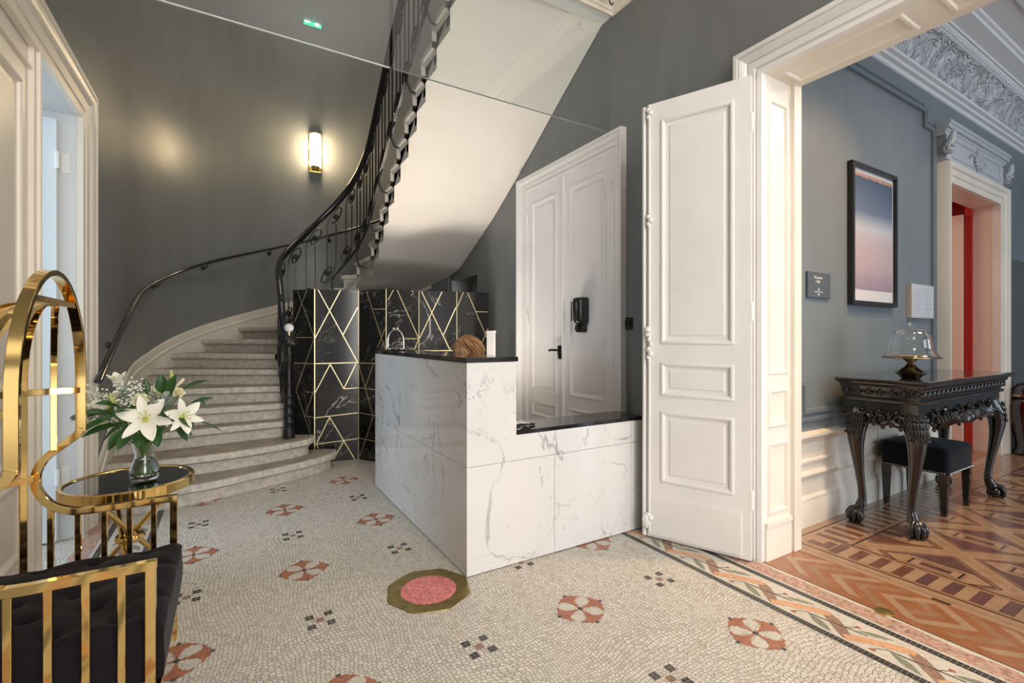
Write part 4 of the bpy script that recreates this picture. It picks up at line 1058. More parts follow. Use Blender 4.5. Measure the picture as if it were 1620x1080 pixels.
# ------------------------------------------------------------------ hanging glass screen
zg0 = 2.845
gl = MB().box(0.0 + XL + 0.01, 0.965 - .19, YG, YG + 0.010, zg0, 3.76); 
xs = YG * (0.513 + (619 - 810) / 750 * 0.8585) / (0.8585 - (619 - 810) / 750 * 0.5128)
m = MB().box(XL + 0.01, xs - 0.011, YG, YG + 0.010, zg0, 3.745); g1 = m.build('glass_screen', PANE, smooth=0); tag(g1, 'wide clear glass pane hanging under the ceiling edge, left of the gap', 'glass screen', 'hanging glass screens')
m = MB().box(xs + 0.011, XR - 0.01, YG, YG + 0.010, zg0, 3.745); g2 = m.build('glass_screen', PANE, smooth=0); tag(g2, 'clear glass pane hanging in front of the upper flight, right of the gap', 'glass screen', 'hanging glass screens')
EDG = mat('painted edge glint', (.78, .84, .80), .15)  # opaque pale strip paints the bright line along the pane's lower edge
m = MB().box(XL + 0.01, xs - 0.011, YG - .0005, YG + 0.0105, zg0 - .004, zg0); m.build('edge_glint', EDG, g1, smooth=0)
m = MB().box(xs + 0.011, XR - 0.01, YG - .0005, YG + 0.0105, zg0 - .003, zg0); m.build('edge_glint', mat('dim edge glint', (.25, .28, .27), .15), g2, smooth=0)  # darker copy of the painted edge line, right pane
hk = thing('hook', 'small dark hook fixed under the cream cornice corner', 'hook', (2.38, YG - 0.14, 3.73)); m = MB(); m.tube([(2.38, YG - 0.17, 3.735), (2.38, YG - 0.17, 3.70), (2.40, YG - 0.17, 3.68), (2.42, YG - 0.17, 3.70)], .005, 6); m.build('hook_wire', IRON, hk)
m = MB().lathe([(0, 0), (.02, 0), (.02, .01), (0, .01)], (2.38, YG - .17, 3.722), 10); m.build('hook_plate', IRON, hk)
# exit sign that the glass mirrors
ex = thing('exit_sign', 'small green lit exit sign hanging from the hall ceiling', 'exit sign', (0.60, 1.28, 3.86))
m = MB().box(0.525, 0.675, 1.27, 1.29, 3.84, 3.93 - .05 + .045); m.box(.59, .61, 1.275, 1.285, 3.86, 3.88)
m.build('housing', BLACKP, ex)
GR = mat('lit green sign face', (0.0, 0.5, 0.25), 0.4, emit=(0.02, 0.75, 0.42), es=7); WH = mat('lit white symbol', (1, 1, 1), 0.4, emit=(1, 1, 1), es=16)
m = MB().box(0.53, 0.67, 1.290, 1.2915, 3.845, 3.92); m.build('sign_face', GR, ex)
m = MB(); yy = 1.2925   # running figure and arrow (as they read from the stairs)
def pl(pts): m.face([(0.60 - x, yy, 3.8825 + z) for x, z in pts])
pl([(-.05, -.025), (-.02, -.025), (-.02, .028), (-.05, .028)]); 
pl([(.02, .0), (.045, .0), (.045, .012), (.062, -.006), (.045, -.024), (.045, -.012), (.02, -.012)])
m.build('symbol', WH, ex)
# ------------------------------------------------------------------ marble reception desk
DX0, DX1, DX2 = 1.062, 1.365, 2.35; DY0, DY1 = 2.237, 4.035
dk = thing('reception_desk', 'white veined marble reception desk with black granite tops', 'reception desk', (1.7, 3.0, 0))
g = 0.0012
def tile(mb, x0, x1, y0, y1, z0, z1): mb.box(x0 + g, x1 - g, y0 + g, y1 - g, z0 + g, z1 - g)
m = MB()
m.box(DX0 + .006, DX1 - .02, DY0 + .014, DY1 - .006, 0.004, 1.115); m.box(DX1 - .03, DX2 - .006, DY0 + .014, DY0 + .24, 0.004, 0.712)
m.build('desk_core', mat('grey tile grout', (.42, .41, .40), .8), dk)
for (z0, z1) in ((0.004, 0.572), (0.572, 1.118)):   # long left side, tiles
    for (y0, y1) in ((DY0 + .012, 3.02), (3.02, DY1)):
        m = MB(); tile(m, DX0, DX0 + .012, y0, y1, z0, z1); m.build('side_tile', MARW, dk, smooth=0)
for (x0, x1, z0, z1) in ((DX0, 1.625, 0.004, 0.572), (1.625, 2.235, 0.004, 0.572), (2.235, DX2, 0.004, 0.572), (2.235, DX2, 0.572, 0.712)):
    m = MB(); tile(m, x0, x1, DY0, DY0 + .012, z0, z1); m.build('front_tile', MARW, dk, smooth=0)
m = MB(); m.extrude([(DX0 + g, DY0 + g, 0.572 + g), (2.235 - g, DY0 + g, 0.572 + g), (2.235 - g, DY0 + g, 0.712), (DX1, DY0 + g, 0.712), (DX1, DY0 + g, 1.118), (DX0 + g, DY0 + g, 1.118)], (0, 0.0105, 0)); m.build('front_tile', MARW, dk, smooth=0)
m = MB(); m.box(DX1 - .006, DX1, DY0 + .013, DY1 - .01, 0.735, 1.118); m.build('inner_panel', MARW, dk, smooth=0)
m = MB(); m.box(DX0 - .004, DX1 + .010, DY0 - .004, DY1 + .004, 1.120, 1.145); m.build('high_counter_top', BLACKG, dk, smooth=0, bevel=0.0015)
m = MB(); m.box(DX1 + .002, DX2, DY0 + .001, DY0 + .255, 0.713, 0.735); m.build('low_counter_top', BLACKG, dk, smooth=0, bevel=0.001)
# things on the counters
t = thing('paper_sheet', 'white sheet of paper lying on the low black counter', 'paper', (1.47, 2.42, 0.7355))
m = MB(); n_ = 8
m.grid([[(1.385 + .17 * i / n_, 2.36 + .115 * j / n_, 0.7365 + .003 * sin(i * .7) ** 2 * (j / n_)) for j in range(n_ + 1)] for i in range(n_ + 1)]); m.build('sheet', mat('white paper', (.78, .77, .75), .7), t)
t = thing('cable', 'black cable coiled loosely on the low counter', 'cable', (1.45, 2.33, 0.735))
pts = []
for k in range(70):
    a = k * 0.24; r = 1 - .012 * k
    pts.append((1.445 + 0.075 * cos(a) * r + .0002 * k, 2.315 + 0.055 * sin(a) * r, 0.7405 + 0.003 * (k / 18) + .003 * sin(a * 2.2)))
m = MB().tube(smooth([Vector(p) for p in pts], it=2), 0.0032, 6); m.build('wire', BLACKP, t)
m = MB().tube([(1.515, 2.325, .745), (1.545, 2.33, .742)], .007, 8); m.build('plug', BLACKP, t)
# chrome stirrup ornament
t = thing('chrome_stirrup', 'polished chrome stirrup ornament standing on the black counter', 'stirrup', (1.165, 3.79, 1.145))
dv = Vector((.86, -.51, 0)); c0 = Vector((1.165, 3.79, 1.145)); nv_ = Vector((.51, .86, 0))
m = MB(); m.box(-.08, .08, -.03, .03, 0, .008); m.xform(Matrix.Translation(c0) @ Matrix.Rotation(math.atan2(dv.y, dv.x), 4, 'Z')); m.build('base', BLACKG, t)
pts = [c0 + dv * (-.064) + Vector((0, 0, .024)), c0 + dv * (-.064) + Vector((0, 0, .07))]
for k in range(11):
    a = PI - PI * k / 10; pts.append(c0 + dv * (.062 * cos(a)) + Vector((0, 0, .085 + .085 * sin(a))))
pts += [c0 + dv * (.064) + Vector((0, 0, .07)), c0 + dv * .064 + Vector((0, 0, .024))]
m = MB().tube(pts, [.0055] * len(pts), 8); m.build('arch', CHROME, t, smooth=60)
m = MB(); m.box(-.072, .072, -.024, .024, .016, .026); m.box(-.02, .02, -.006, .006, .172, .186)
for x in (-.05, .05): m.box(x - .008, x + .008, -.012, .012, .008, .016)
m.xform(Matrix.Translation(c0) @ Matrix.Rotation(math.atan2(dv.y, dv.x), 4, 'Z')); m.build('tread', CHROME, t, bevel=.002)
# ------------------------------------------------------------------ accordion screen of black marble with brass lines
dirF = Vector((math.sin(TH), math.cos(TH), 0)); dirR = Vector((math.cos(TH), -math.sin(TH), 0))
FP = [(0.560, 5.300), (0.735, 5.075), (1.146, 5.000), (1.342, 4.690), (1.690, 4.713), (2.052, 4.566), (2.433, 4.568)]
FP = [Vector((x, y, 0)) for x, y in FP]
sc_ = thing('folding_screen', 'black veined marble zigzag screen with brass inlay lines behind the desk', 'folding screen', (1.4, 4.85, 0))
def cv(pts, x0, w_, y0=-3, hh=1033): return [((x - x0) / w_, 1.735 * (1 - (y - y0) / hh)) for x, y in pts]
LN = [[cv(q, 0, 155) for q in [[(35, 5), (155, 285)], [(20, 285), (150, 285)], [(148, 300), (25, 605)], [(10, 440), (150, 440)], [(25, 605), (160, 930)], [(90, 750), (150, 600)], [(90, 755), (150, 760)], [(100, 5), (15, 190)]]],
      [cv(q, 155, 258) for q in [[(175, 0), (410, 440)], [(305, 0), (157, 290)], [(408, 100), (318, 272)], [(157, 440), (411, 438)], [(245, 445), (160, 610)], [(245, 445), (325, 595), (398, 445)], [(325, 596), (411, 592)], [(160, 762), (411, 745)], [(242, 762), (165, 920), (411, 903)], [(242, 762), (390, 1028)], [(325, 910), (265, 1020)], [(165, 920), (205, 1000)]]],
      [cv(q, 415, 165) for q in [[(465, 3), (555, 290), (575, 350)], [(508, 115), (578, 115)], [(578, 225), (530, 345)], [(417, 440), (578, 440)], [(505, 445), (455, 595)], [(417, 450), (505, 757), (425, 1010)], [(417, 592), (578, 600)], [(417, 745), (578, 757)], [(417, 900), (578, 912)]]],
      [[(a, 1.735 - b) for a, b in q] for q in [[(.22, .005), (.06, .11)], [(.33, .005), (.99, .49)], [(.55, .495), (.97, .495)], [(.99, .50), (.55, .85)], [(.02, .9), (.98, .9)], [(.3, .92), (.7, 1.3), (.98, .92)], [(.02, 1.3), (.98, 1.3)]]],
      [[(a, 1.735 - b) for a, b in q] for q in [[(.07, .005), (.83, .62)], [(.61, .005), (.02, .49)], [(.65, .455), (.98, .165)], [(.02, .62), (.98, .62)], [(.4, .65), (.1, 1.0), (.7, 1.0)], [(.02, 1.2), (.98, 1.2)]]],
      [[(a, 1.735 - b) for a, b in q] for q in [[(.2, .005), (.02, .16)], [(.33, .005), (.98, .52)], [(.6, .205), (.98, .205)], [(.98, .38), (.78, .54)], [(.02, .75), (.98, .75)], [(.3, .78), (.7, 1.2), (.98, .8)]]]]
for k in range(6):
    a, b = FP[k], FP[k + 1]; u_ = (b - a).normalized(); nn_ = Vector((u_.y, -u_.x, 0)); L_ = (b - a).length
    m = MB(); off = 0.014
    m.extrude([a + u_ * .003, b - u_ * .003, b - u_ * .003 - nn_ * .02, a + u_ * .003 - nn_ * .02], (0, 0, 1.735))
    pn = m.build('panel', MARB, sc_, smooth=0)
    m = MB(); fr_ = Frame(a, u_, nn_)
    for q in LN[k]:
        for (p0, p1) in zip(q[:-1], q[1:]):
            A_ = Vector((max(.004, min(.996, p0[0])) * L_, max(0.005, min(1.73, p0[1])))); B_ = Vector((max(.004, min(.996, p1[0])) * L_, max(.005, min(1.73, p1[1]))))
            t_ = (B_ - A_)
            if t_.length < .01: continue
            t_.normalize(); w_ = Vector((-t_.y, t_.x)) * .0042
            m.face([fr_.p(*(A_ + w_), .0015), fr_.p(*(B_ + w_), .0015), fr_.p(*(B_ - w_), .0015), fr_.p(*(A_ - w_), .0015)])
    m.build('brass_inlay', GOLDL, pn, smooth=0)
    if k: m = MB().box(a.x - .004, a.x + .004, a.y - .005, a.y + .003, 0, 1.735); m.build('edge_strip', GOLDL, sc_, smooth=0)
# narrow white cabinet behind the desk
t = thing('cabinet', 'narrow white cabinet standing between the marble screen and the tall doors', 'cabinet', (2.27, 4.25, 0))
m = MB(); m.box(2.250, 2.272, 4.12, 4.27, 0, 1.305); m.build('body', WHITE, t, bevel=.002); m = MB(); m.box(2.246, 2.277, 4.115, 4.28, 1.305, 1.320); m.build('top', WHITE, t, bevel=.002)
# dispenser on the door
t = thing('hand_sanitiser_dispenser', 'black wall dispenser fixed to the right leaf of the tall white doors', 'dispenser', (2.47, 3.09, 1.30))
m = MB(); yc = 3.09
def D3(y, x, z): return (2.545 - x, yc + y, z)
rows = []
for z, dpt, wd in ((1.36, .05, .045), (1.375, .085, .056), (1.40, .10, .06), (1.54, .105, .06), (1.57, .10, .058), (1.582, .085, .052)):
    rows.append([D3(wd * sx, 0, z) if e_ == 0 else D3(wd * cos(a), .02 + (dpt - .02) * sin(a) ** .7, z) for (e_, sx, a) in [(0, 1, 0)] + [(1, 0, PI * j / 10) for j in range(0, 11)] + [(0, -1, 0)]])
m.grid(rows, closed_v=True); m.face(rows[0]); m.face(rows[-1]); m.build('cover', BLACKP, t, smooth=40)
m = MB(); m.box(2.49, 2.545, yc - .035, yc + .035, 1.295, 1.36); m.tube([(2.47, yc, 1.36), (2.46, yc, 1.31)], .012, 10); m.build('nozzle', BLACKP, t)
m = MB(); m.box(2.443, 2.447, yc + .03, yc + .045, 1.39, 1.55); m.build('level_window', CHROME, t)
t = thing('wall_switch', 'small square black switch plate on the grey wall beside the door leaf', 'switch', (2.545, 2.58, 1.355))
m = MB().box(2.540, 2.549, 2.535, 2.625, 1.31, 1.40); m.build('plate', BLACKP, t, bevel=.002); m = MB().box(2.536, 2.541, 2.555, 2.605, 1.33, 1.38); m.build('rocker', BLACKP, t, bevel=.002)
# ------------------------------------------------------------------ receptionist seated behind the desk
st_ = thing('office_stool', 'low black stool under the person behind the desk', 'stool', (1.66, 3.10, 0))
m = MB().lathe([(0, .40), (.19, .40), (.2, .42), (.2, .455), (.18, .47), (0, .47)], (1.66, 3.10, 0), 24); m.build('seat', BLACKP, st_)
m = MB().tube([(1.66, 3.10, 0.03), (1.66, 3.10, .4)], .025, 12); m.build('column', CHROME, st_)
for k in range(5):
    a = 2 * PI * k / 5; m = MB().tube([(1.66, 3.10, .05), (1.66 + .25 * cos(a), 3.10 + .25 * sin(a), .03)], [.022, .014], 8); m.sphere((1.66 + .25 * cos(a), 3.1 + .25 * sin(a), .02), .02, 8, 6); m.build('leg', BLACKP, st_)
SKIN = mat('skin', (.62, .40, .30), .5); HAIR = mat('golden brown hair', (.30, .145, .055), .38, bump=.5, bscale=9, stretch=(1, 1, 14), var=.45, vscale=30)
CLOTH = mat('black blouse', (.02, .02, .022), .8)
def skin(name, chains, mt, parent, sub=2):
    vs, es, rs = [], [], []; idx = {}
    for ch in chains:
        prev = None
        for (p, r) in ch:
            key = tuple(round(c, 4) for c in p)
            if key not in idx: idx[key] = len(vs); vs.append(p); rs.append(r)
            i = idx[key]
            if prev is not None and prev != i: es.append((prev, i))
            prev = i
    me = bpy.data.meshes.new(name); off = ORG.get(parent.name, Vector()); me.from_pydata([tuple(Vector(v) - off) for v in vs], es, [])
    o = bpy.data.objects.new(name, me); COL.objects.link(o); o.parent = parent; ORG[o.name] = off
    sk = o.modifiers.new('skin', 'SKIN'); sk.use_smooth_shade = True
    lay = me.skin_vertices[0].data if me.skin_vertices else None
    if lay is None:
        bm = bmesh.new(); bm.from_mesh(me); bm.verts.layers.skin.verify(); bm.to_mesh(me); bm.free(); lay = me.skin_vertices[0].data
    for i, r in enumerate(rs):
        lay[i].radius = (r, r) if not isinstance(r, tuple) else r; lay[i].use_root = (i == 0)
    q = o.modifiers.new('s', 'SUBSURF'); q.levels = sub; q.render_levels = sub
    me.materials.append(mt); return o
pr = thing('person', 'person with golden brown hair seated low behind the marble desk, head bent down', 'person', (1.66, 3.10, 0.0))
px_, py_ = 1.66, 3.10
def B(x, y, z): return (px_ + x, py_ + y, z)
body = [[(B(0, 0, .53), .145), (B(-.01, 0, .66), .125), (B(-.04, 0, .80), .13), (B(-.07, 0, .93), .12), (B(-.09, 0, 1.00), .06), (B(-.115, 0, 1.05), .05), (B(-.14, 0, 1.10), .06)],
        [(B(-.07, 0, .93), .12), (B(-.075, .14, .955), .065), (B(-.08, .19, .93), .055), (B(-.10, .23, .78), .045), (B(-.14, .22, .70), .04), (B(-.26, .12, .73), .032), (B(-.30, .09, .735), .026)],
        [(B(-.07, 0, .93), .12), (B(-.075, -.14, .955), .065), (B(-.08, -.19, .93), .055), (B(-.10, -.23, .78), .045), (B(-.14, -.22, .70), .04), (B(-.22, -.12, .73), .032), (B(-.24, -.09, .735), .026)],
        [(B(0, 0, .53), .145), (B(-.04, .10, .53), .095), (B(-.22, .12, .54), .08), (B(-.34, .12, .53), .062), (B(-.30, .12, .30), .055), (B(-.26, .12, .09), .038), (B(-.34, .12, .05), .035)],
        [(B(0, 0, .53), .145), (B(-.04, -.10, .53), .095), (B(-.22, -.12, .54), .08), (B(-.34, -.12, .53), .062), (B(-.30, -.12, .30), .055), (B(-.26, -.12, .09), .038), (B(-.34, -.12, .05), .035)]]
# shift so that nothing passes through the desk front
body = [[((min(max(p[0], 1.42), 2.2), p[1], p[2]), r) for p, r in ch] for ch in body]
bd = skin('body', body, CLOTH, pr)
# head bent forward (towards -x), face looking down
hc = Vector((px_ - .175, py_, 1.128)); Rh = Matrix.Rotation(rad(-38), 3, 'Y')
m = MB(); rows = []
for i in range(17):
    ph = PI * i / 16; row = []
    for k in range(20):
        t = 2 * PI * k / 20; x = sin(ph) * cos(t); y = sin(ph) * sin(t); z = cos(ph)
        jaw = 1 - .28 * max(0, -z); fx = 1.0 + (.06 if (x < 0 and z < .1) else 0)
        p = Vector((x * .098 * fx * jaw, y * .078 * jaw, z * .118)); 
        if x < -.75 and abs(y) < .3 and -.35 < z < .1: p.x -= .020 * (1 - abs(y) / .3) * (1 - abs(z + .15) / .3)
        row.append(hc + Rh @ p)
    rows.append(row)
m.grid(rows, closed_v=True); hd = m.build('head', SKIN, pr, smooth=80)
m = MB()
for sy in (-1, 1): m.sphere(hc + Rh @ Vector((-.088, sy * .031, .008)), .012, 10, 8)
m.build('eye', mat('eye white', (.7, .7, .7), .2), hd)
m = MB(); m.sphere(hc + Rh @ Vector((-.089, 0, -.058)), .018, 10, 6, (.5, 1.2, .4)); m.build('mouth', mat('lip', (.5, .18, .15), .4), hd)
for sy in (-1, 1):
    m = MB().sphere(hc + Rh @ Vector((.01, sy * .078, -.01)), .024, 8, 6, (.7, .35, 1.1)); m.build('ear', SKIN, hd)
m = MB(); rows = []
for i in range(15):
    ph = PI * .66 * i / 14; row = []
    for k in range(36):
        t = 2 * PI * k / 36; x = sin(ph) * cos(t); y = sin(ph) * sin(t); z = cos(ph)
        rr = 1.0 + .018 * sin(t * 13 + i * .3) + .012 * sin(t * 29)
        p = Vector((x * .112 * rr + .012, y * .100 * rr, z * .128 + .006))
        if x < -.2: p.z = max(p.z, .035 + .02 * abs(y))
        row.append(hc + Rh @ p)
    rows.append(row)
m.grid(rows, closed_v=True)
for k in range(260):   # locks falling back and to the sides
    t = random.uniform(-2.35, 2.35); z0 = random.uniform(.45, .98); L_ = random.uniform(.10, .19)
    pts = []
    for j in range(7):
        ph = lerp(math.acos(z0), PI * .62, j / 6); x = sin(ph) * cos(t); y = sin(ph) * sin(t); z = cos(ph)
        q = Vector((x * .117 + .012, y * .104, z * .132 + .006)) * (1.0 + .012 * sin(j + k)); pts.append(hc + Rh @ q)
    m.tube(pts, [.002, .0035, .004, .004, .004, .0035, .002], 5, mi=k % 3)
m.build('hair', [HAIR, mat('blond hair strands', (.50, .28, .12), .35), mat('dark hair strands', (.13, .06, .025), .4)], pr, smooth=60)
for sy in (1, -1):   # hands resting on the knees side of the worktop
    hx, hy = (px_ - .30, py_ + .09) if sy > 0 else (px_ - .24, py_ - .09); hx = max(hx, 1.43); W_ = Vector((hx, hy, .735)); ch = [[(tuple(W_), .026), (tuple(W_ + Vector((-.0, -.045 * sy, 0))), .03), ]]
    pal = tuple(W_ + Vector((0, -.045 * sy, 0)))
    for f_, (ox, ln) in enumerate(((.026, .066), (.010, .074), (-.008, .070), (-.024, .055))):
        b0 = W_ + Vector((ox, -.06 * sy, 0)); ch.append([(pal, .03), (tuple(b0), .011), (tuple(b0 + Vector((0, -ln * .5 * sy, .004))), .0085), (tuple(b0 + Vector((0, -ln * sy, -.008))), .007)])
    tb = W_ + Vector((.034, -.025 * sy, 0)); ch.append([(pal, .03), (tuple(tb), .012), (tuple(tb + Vector((.018, -.025 * sy, -.004))), .009)])
    skin('hand', ch, SKIN, pr, 1)
# ------------------------------------------------------------------ salon: console table
TX0, TX1, TY0, TY1, TZ = 3.585, 5.255, 1.150, 1.665, 0.982
ct = thing('console_table', 'black lacquered carved console table with claw feet', 'console table', ((TX0 + TX1) / 2, 1.4, 0))
def loop(o, z): return [(TX0 + o, TY0 + o, z), (TX1 - o, TY0 + o, z), (TX1 - o, TY1 - o * .3, z), (TX0 + o, TY1 - o * .3, z)]
m = MB(); R_ = [loop(.02, TZ), loop(.006, TZ - .002), loop(0, TZ - .008), loop(0, TZ - .016), loop(.008, TZ - .022), loop(.016, TZ - .024), loop(.022, TZ - .034), loop(.034, TZ - .036)]
m.grid(R_, closed_v=True); m.face(R_[0]); m.face(R_[-1]); m.build('table_top', EBONY, ct, smooth=0)
m = MB(); R_ = [loop(.040, TZ - .034), loop(.040, TZ - .05), loop(.046, TZ - .052), loop(.058, TZ - .085), loop(.072, TZ - .118), loop(.072, TZ - .126), loop(.060, TZ - .130), loop(.056, TZ - .140), loop(.060, TZ - .150), loop(.080, TZ - .154), loop(.080, TZ - .215), loop(.095, TZ - .215)]
m.grid(R_, closed_v=True); m.build('frieze', EBONY, ct, smooth=25)
# bead row and leaf tips on the frieze
def beads(xa, ya, xb, yb, n_, nv_):
    mb = MB()
    for k in range(n_):
        t = (k + .5) / n_; x, y = lerp(xa, xb, t), lerp(ya, yb, t)
        mb.sphere((x + nv_[0] * .003, y + nv_[1] * .003, TZ - .050), .0085, 6, 5)
    for k in range(n_ // 2):
        t = (k + .5) / (n_ // 2); x, y = lerp(xa, xb, t), lerp(ya, yb, t)
        o_ = -.010
        c_ = Vector((x + nv_[0] * o_, y + nv_[1] * o_, TZ - .090)); tx = Vector((xb - xa, yb - ya, 0)).normalized()
        for s_, rr in ((0, .017), (-1, .011), (1, .011)):
            mb.sphere(c_ + tx * (.016 * s_) + Vector((nv_[0] * .002, nv_[1] * .002, .004 * (1 - abs(s_) * 2))), rr, 7, 5, (.8, .8, 1.5 if s_ == 0 else 1.2))
        mb.sphere(c_ + tx * .03 + Vector((0, 0, .008)), .009, 6, 4, (1, 1, 1.6))
    return mb
e_ = .046
m = beads(TX0 + e_, TY0 + e_, TX1 - e_, TY0 + e_, 44, (0, -1)); m.add(beads(TX0 + e_, TY0 + e_, TX0 + e_, TY1 - .02, 14, (-1, 0))); m.add(beads(TX1 - e_, TY0 + e_, TX1 - e_, TY1 - .02, 14, (1, 0)))
m.build('carved_band', EBONYC, ct, smooth=50)
# carved apron: scrolls and leaves
def scroll(mb, c_, tx, nv_, r, s_, thick=.0105):
    pts = []; rad_ = []
    for k in range(26):
        t = k / 25; a = s_ * (PI * .5 + t * 3.6 * PI); rr = r * (1 - t * .86)
        pts.append(c_ + tx * (rr * cos(a) * 1.0) + Vector((0, 0, rr * sin(a))) + nv_ * (.006 + .014 * t)); rad_.append(thick * (1 - .55 * t))
    mb.tube(pts, rad_, 6)
def apron(xa, ya, xb, yb, n_, nv_, big=False):
    mb = MB(); nv_ = Vector((*nv_, 0)); A_ = Vector((xa, ya, 0)); B_ = Vector((xb, yb, 0)); tx = (B_ - A_).normalized(); L_ = (B_ - A_).length
    mb.extrude([A_ + Vector((0, 0, TZ - .20)), B_ + Vector((0, 0, TZ - .20))] + [A_.lerp(B_, 1 - k / 24) + Vector((0, 0, TZ - .255 - .05 * abs(sin(k / 24 * PI * n_ / 2)) * (1.35 if big and 8 < k < 16 else 1))) for k in range(25)], -nv_ * .025)
    for k in range(n_):
        c_ = A_.lerp(B_, (k + .5) / n_) + Vector((0, 0, TZ - .262)) + nv_ * .003; r = min(.062, L_ / n_ * .56)
        scroll(mb, c_, tx * (1 if k % 2 else -1), nv_, r, 1); 
        for j in range(6):
            a = 2 * PI * j / 6 + .3; mb.sphere(c_ + tx * (r * 1.0 * cos(a)) + Vector((0, 0, r * sin(a))) + nv_ * .012, .012, 6, 4, (1, 1, 1.3))
    if big:
        c0_ = A_.lerp(B_, .5) + Vector((0, 0, TZ - .29)) + nv_ * .02
        for j in range(-6, 7):
            a = j * .2; pts = [c0_ + tx * (sin(a) * q * 1.9 + .02 * j) + Vector((0, 0, .05 - cos(a) * q * .9)) + nv_ * (.028 * sin(q / .09 * PI * .9)) for q in (0, .02, .04, .06, .08, .09)]
            mb.tube(pts, [.010, .015, .017, .015, .010, .004], 6)
        for sx in (-1, 1):
            for j in range(7):
                q0 = c0_ + tx * sx * (.18 + .055 * j) + Vector((0, 0, .055 - .002 * j))
                mb.tube([q0, q0 + tx * sx * .03 + Vector((0, 0, -.03)) + nv_ * .016, q0 + tx * sx * .02 + Vector((0, 0, -.065)) + nv_ * .008, q0 - tx * sx * .01 + Vector((0, 0, -.075 + .006 * j))], [.008, .015, .012, .004], 6)
    return mb
m = apron(TX0 + .2, TY0 + .085, TX1 - .2, TY0 + .085, 6, (0, -1), True); m.build('front_apron', EBONYC, ct, smooth=50)
m = apron(TX0 + .083, TY0 + .13, TX0 + .083, TY1 - .10, 3, (-1, 0)); m.build('side_apron', EBONYC, ct, smooth=50)
m = apron(TX1 - .085, TY0 + .13, TX1 - .085, TY1 - .10, 4, (1, 0)); m.build('side_apron', EBONYC, ct, smooth=50)
for (cx_, cy_, dx, dy) in ((TX0 + .13, TY0 + .13, -1, -1), (TX1 - .13, TY0 + .13, 1, -1), (TX0 + .13, TY1 - .11, -1, .25), (TX1 - .13, TY1 - .11, 1, .25)):
    d_ = Vector((dx, dy, 0)).normalized(); c_ = Vector((cx_, cy_, 0)); mb = MB()
    prof = [(-.005, TZ - .205, .052), (.012, .72, .062), (.045, .66, .060), (.055, .58, .050), (.046, .48, .038), (.026, .36, .028), (.006, .24, .023), (-.002, .16, .024), (.008, .12, .030), (.022, .085, .034)]
    P_ = [c_ + d_ * o + Vector((0, 0, z)) for o, z, r in prof]; Rr = [r for _, _, r in prof]
    # resample
    PP_, RR_ = [], []
    for i in range(len(P_) - 1):
        for j in range(4):
            t = j / 4; a = max(i - 1, 0); b = min(i + 2, len(P_) - 1)
            q = .5 * ((2 * P_[i]) + (P_[i + 1] - P_[a]) * t + (2 * P_[a] - 5 * P_[i] + 4 * P_[i + 1] - P_[b]) * t * t + (-P_[a] + 3 * P_[i] - 3 * P_[i + 1] + P_[b]) * t ** 3)
            PP_.append(q); RR_.append(lerp(Rr[i], Rr[i + 1], t))
    PP_.append(P_[-1]); RR_.append(Rr[-1]); mb.tube(PP_, RR_, 14)
    leg = mb.build('leg', EBONY, ct, smooth=70)
    f_ = MB(); bc = c_ + d_ * .045 + Vector((0, 0, .042)); f_.sphere(bc, .042, 14, 10)
    for a in (-.9, -.3, .3, .9):
        w_ = Matrix.Rotation(a, 3, 'Z') @ d_; s0 = c_ + d_ * .02 + Vector((0, 0, .10))
        f_.tube([s0, bc + w_ * .034 + Vector((0, 0, .045)), bc + w_ * .052 + Vector((0, 0, .015)), bc + w_ * .050 + Vector((0, 0, -.018)), bc + w_ * .036 + Vector((0, 0, -.041))], [.018, .017, .016, .012, .004], 8)
    w_ = -d_; f_.tube([c_ + d_ * .02 + Vector((0, 0, .10)), bc + w_ * .04 + Vector((0, 0, .03)), bc + w_ * .046 + Vector((0, 0, -.01)), bc + w_ * .035 + Vector((0, 0, -.04))], [.018, .015, .011, .004], 8)
    f_.build('claw_foot', EBONY, leg, smooth=70)
    k_ = MB()   # acanthus on the knee
    for j in range(9):
        a = (j - 4) * .24; w_ = Matrix.Rotation(a, 3, 'Z') @ d_
        k_.tube([c_ + w_ * .05 + Vector((0, 0, .775)), c_ + d_ * .03 + w_ * .058 + Vector((0, 0, .71)), c_ + d_ * .05 + w_ * .055 + Vector((0, 0, .63)), c_ + d_ * .048 + w_ * .045 + Vector((0, 0, .53 + .03 * abs(j - 4)))], [.006, .0095, .008, .003], 7)
        for q_ in range(4): k_.sphere(c_ + d_ * (.028 + .007 * q_) + w_ * .064 + Vector((0, 0, .74 - .042 * q_ - .006 * (j % 2))), .0095 - .001 * q_, 7, 5, (1, 1, 1.5))
    k_.build('knee_carving', EBONYC, leg, smooth=60)
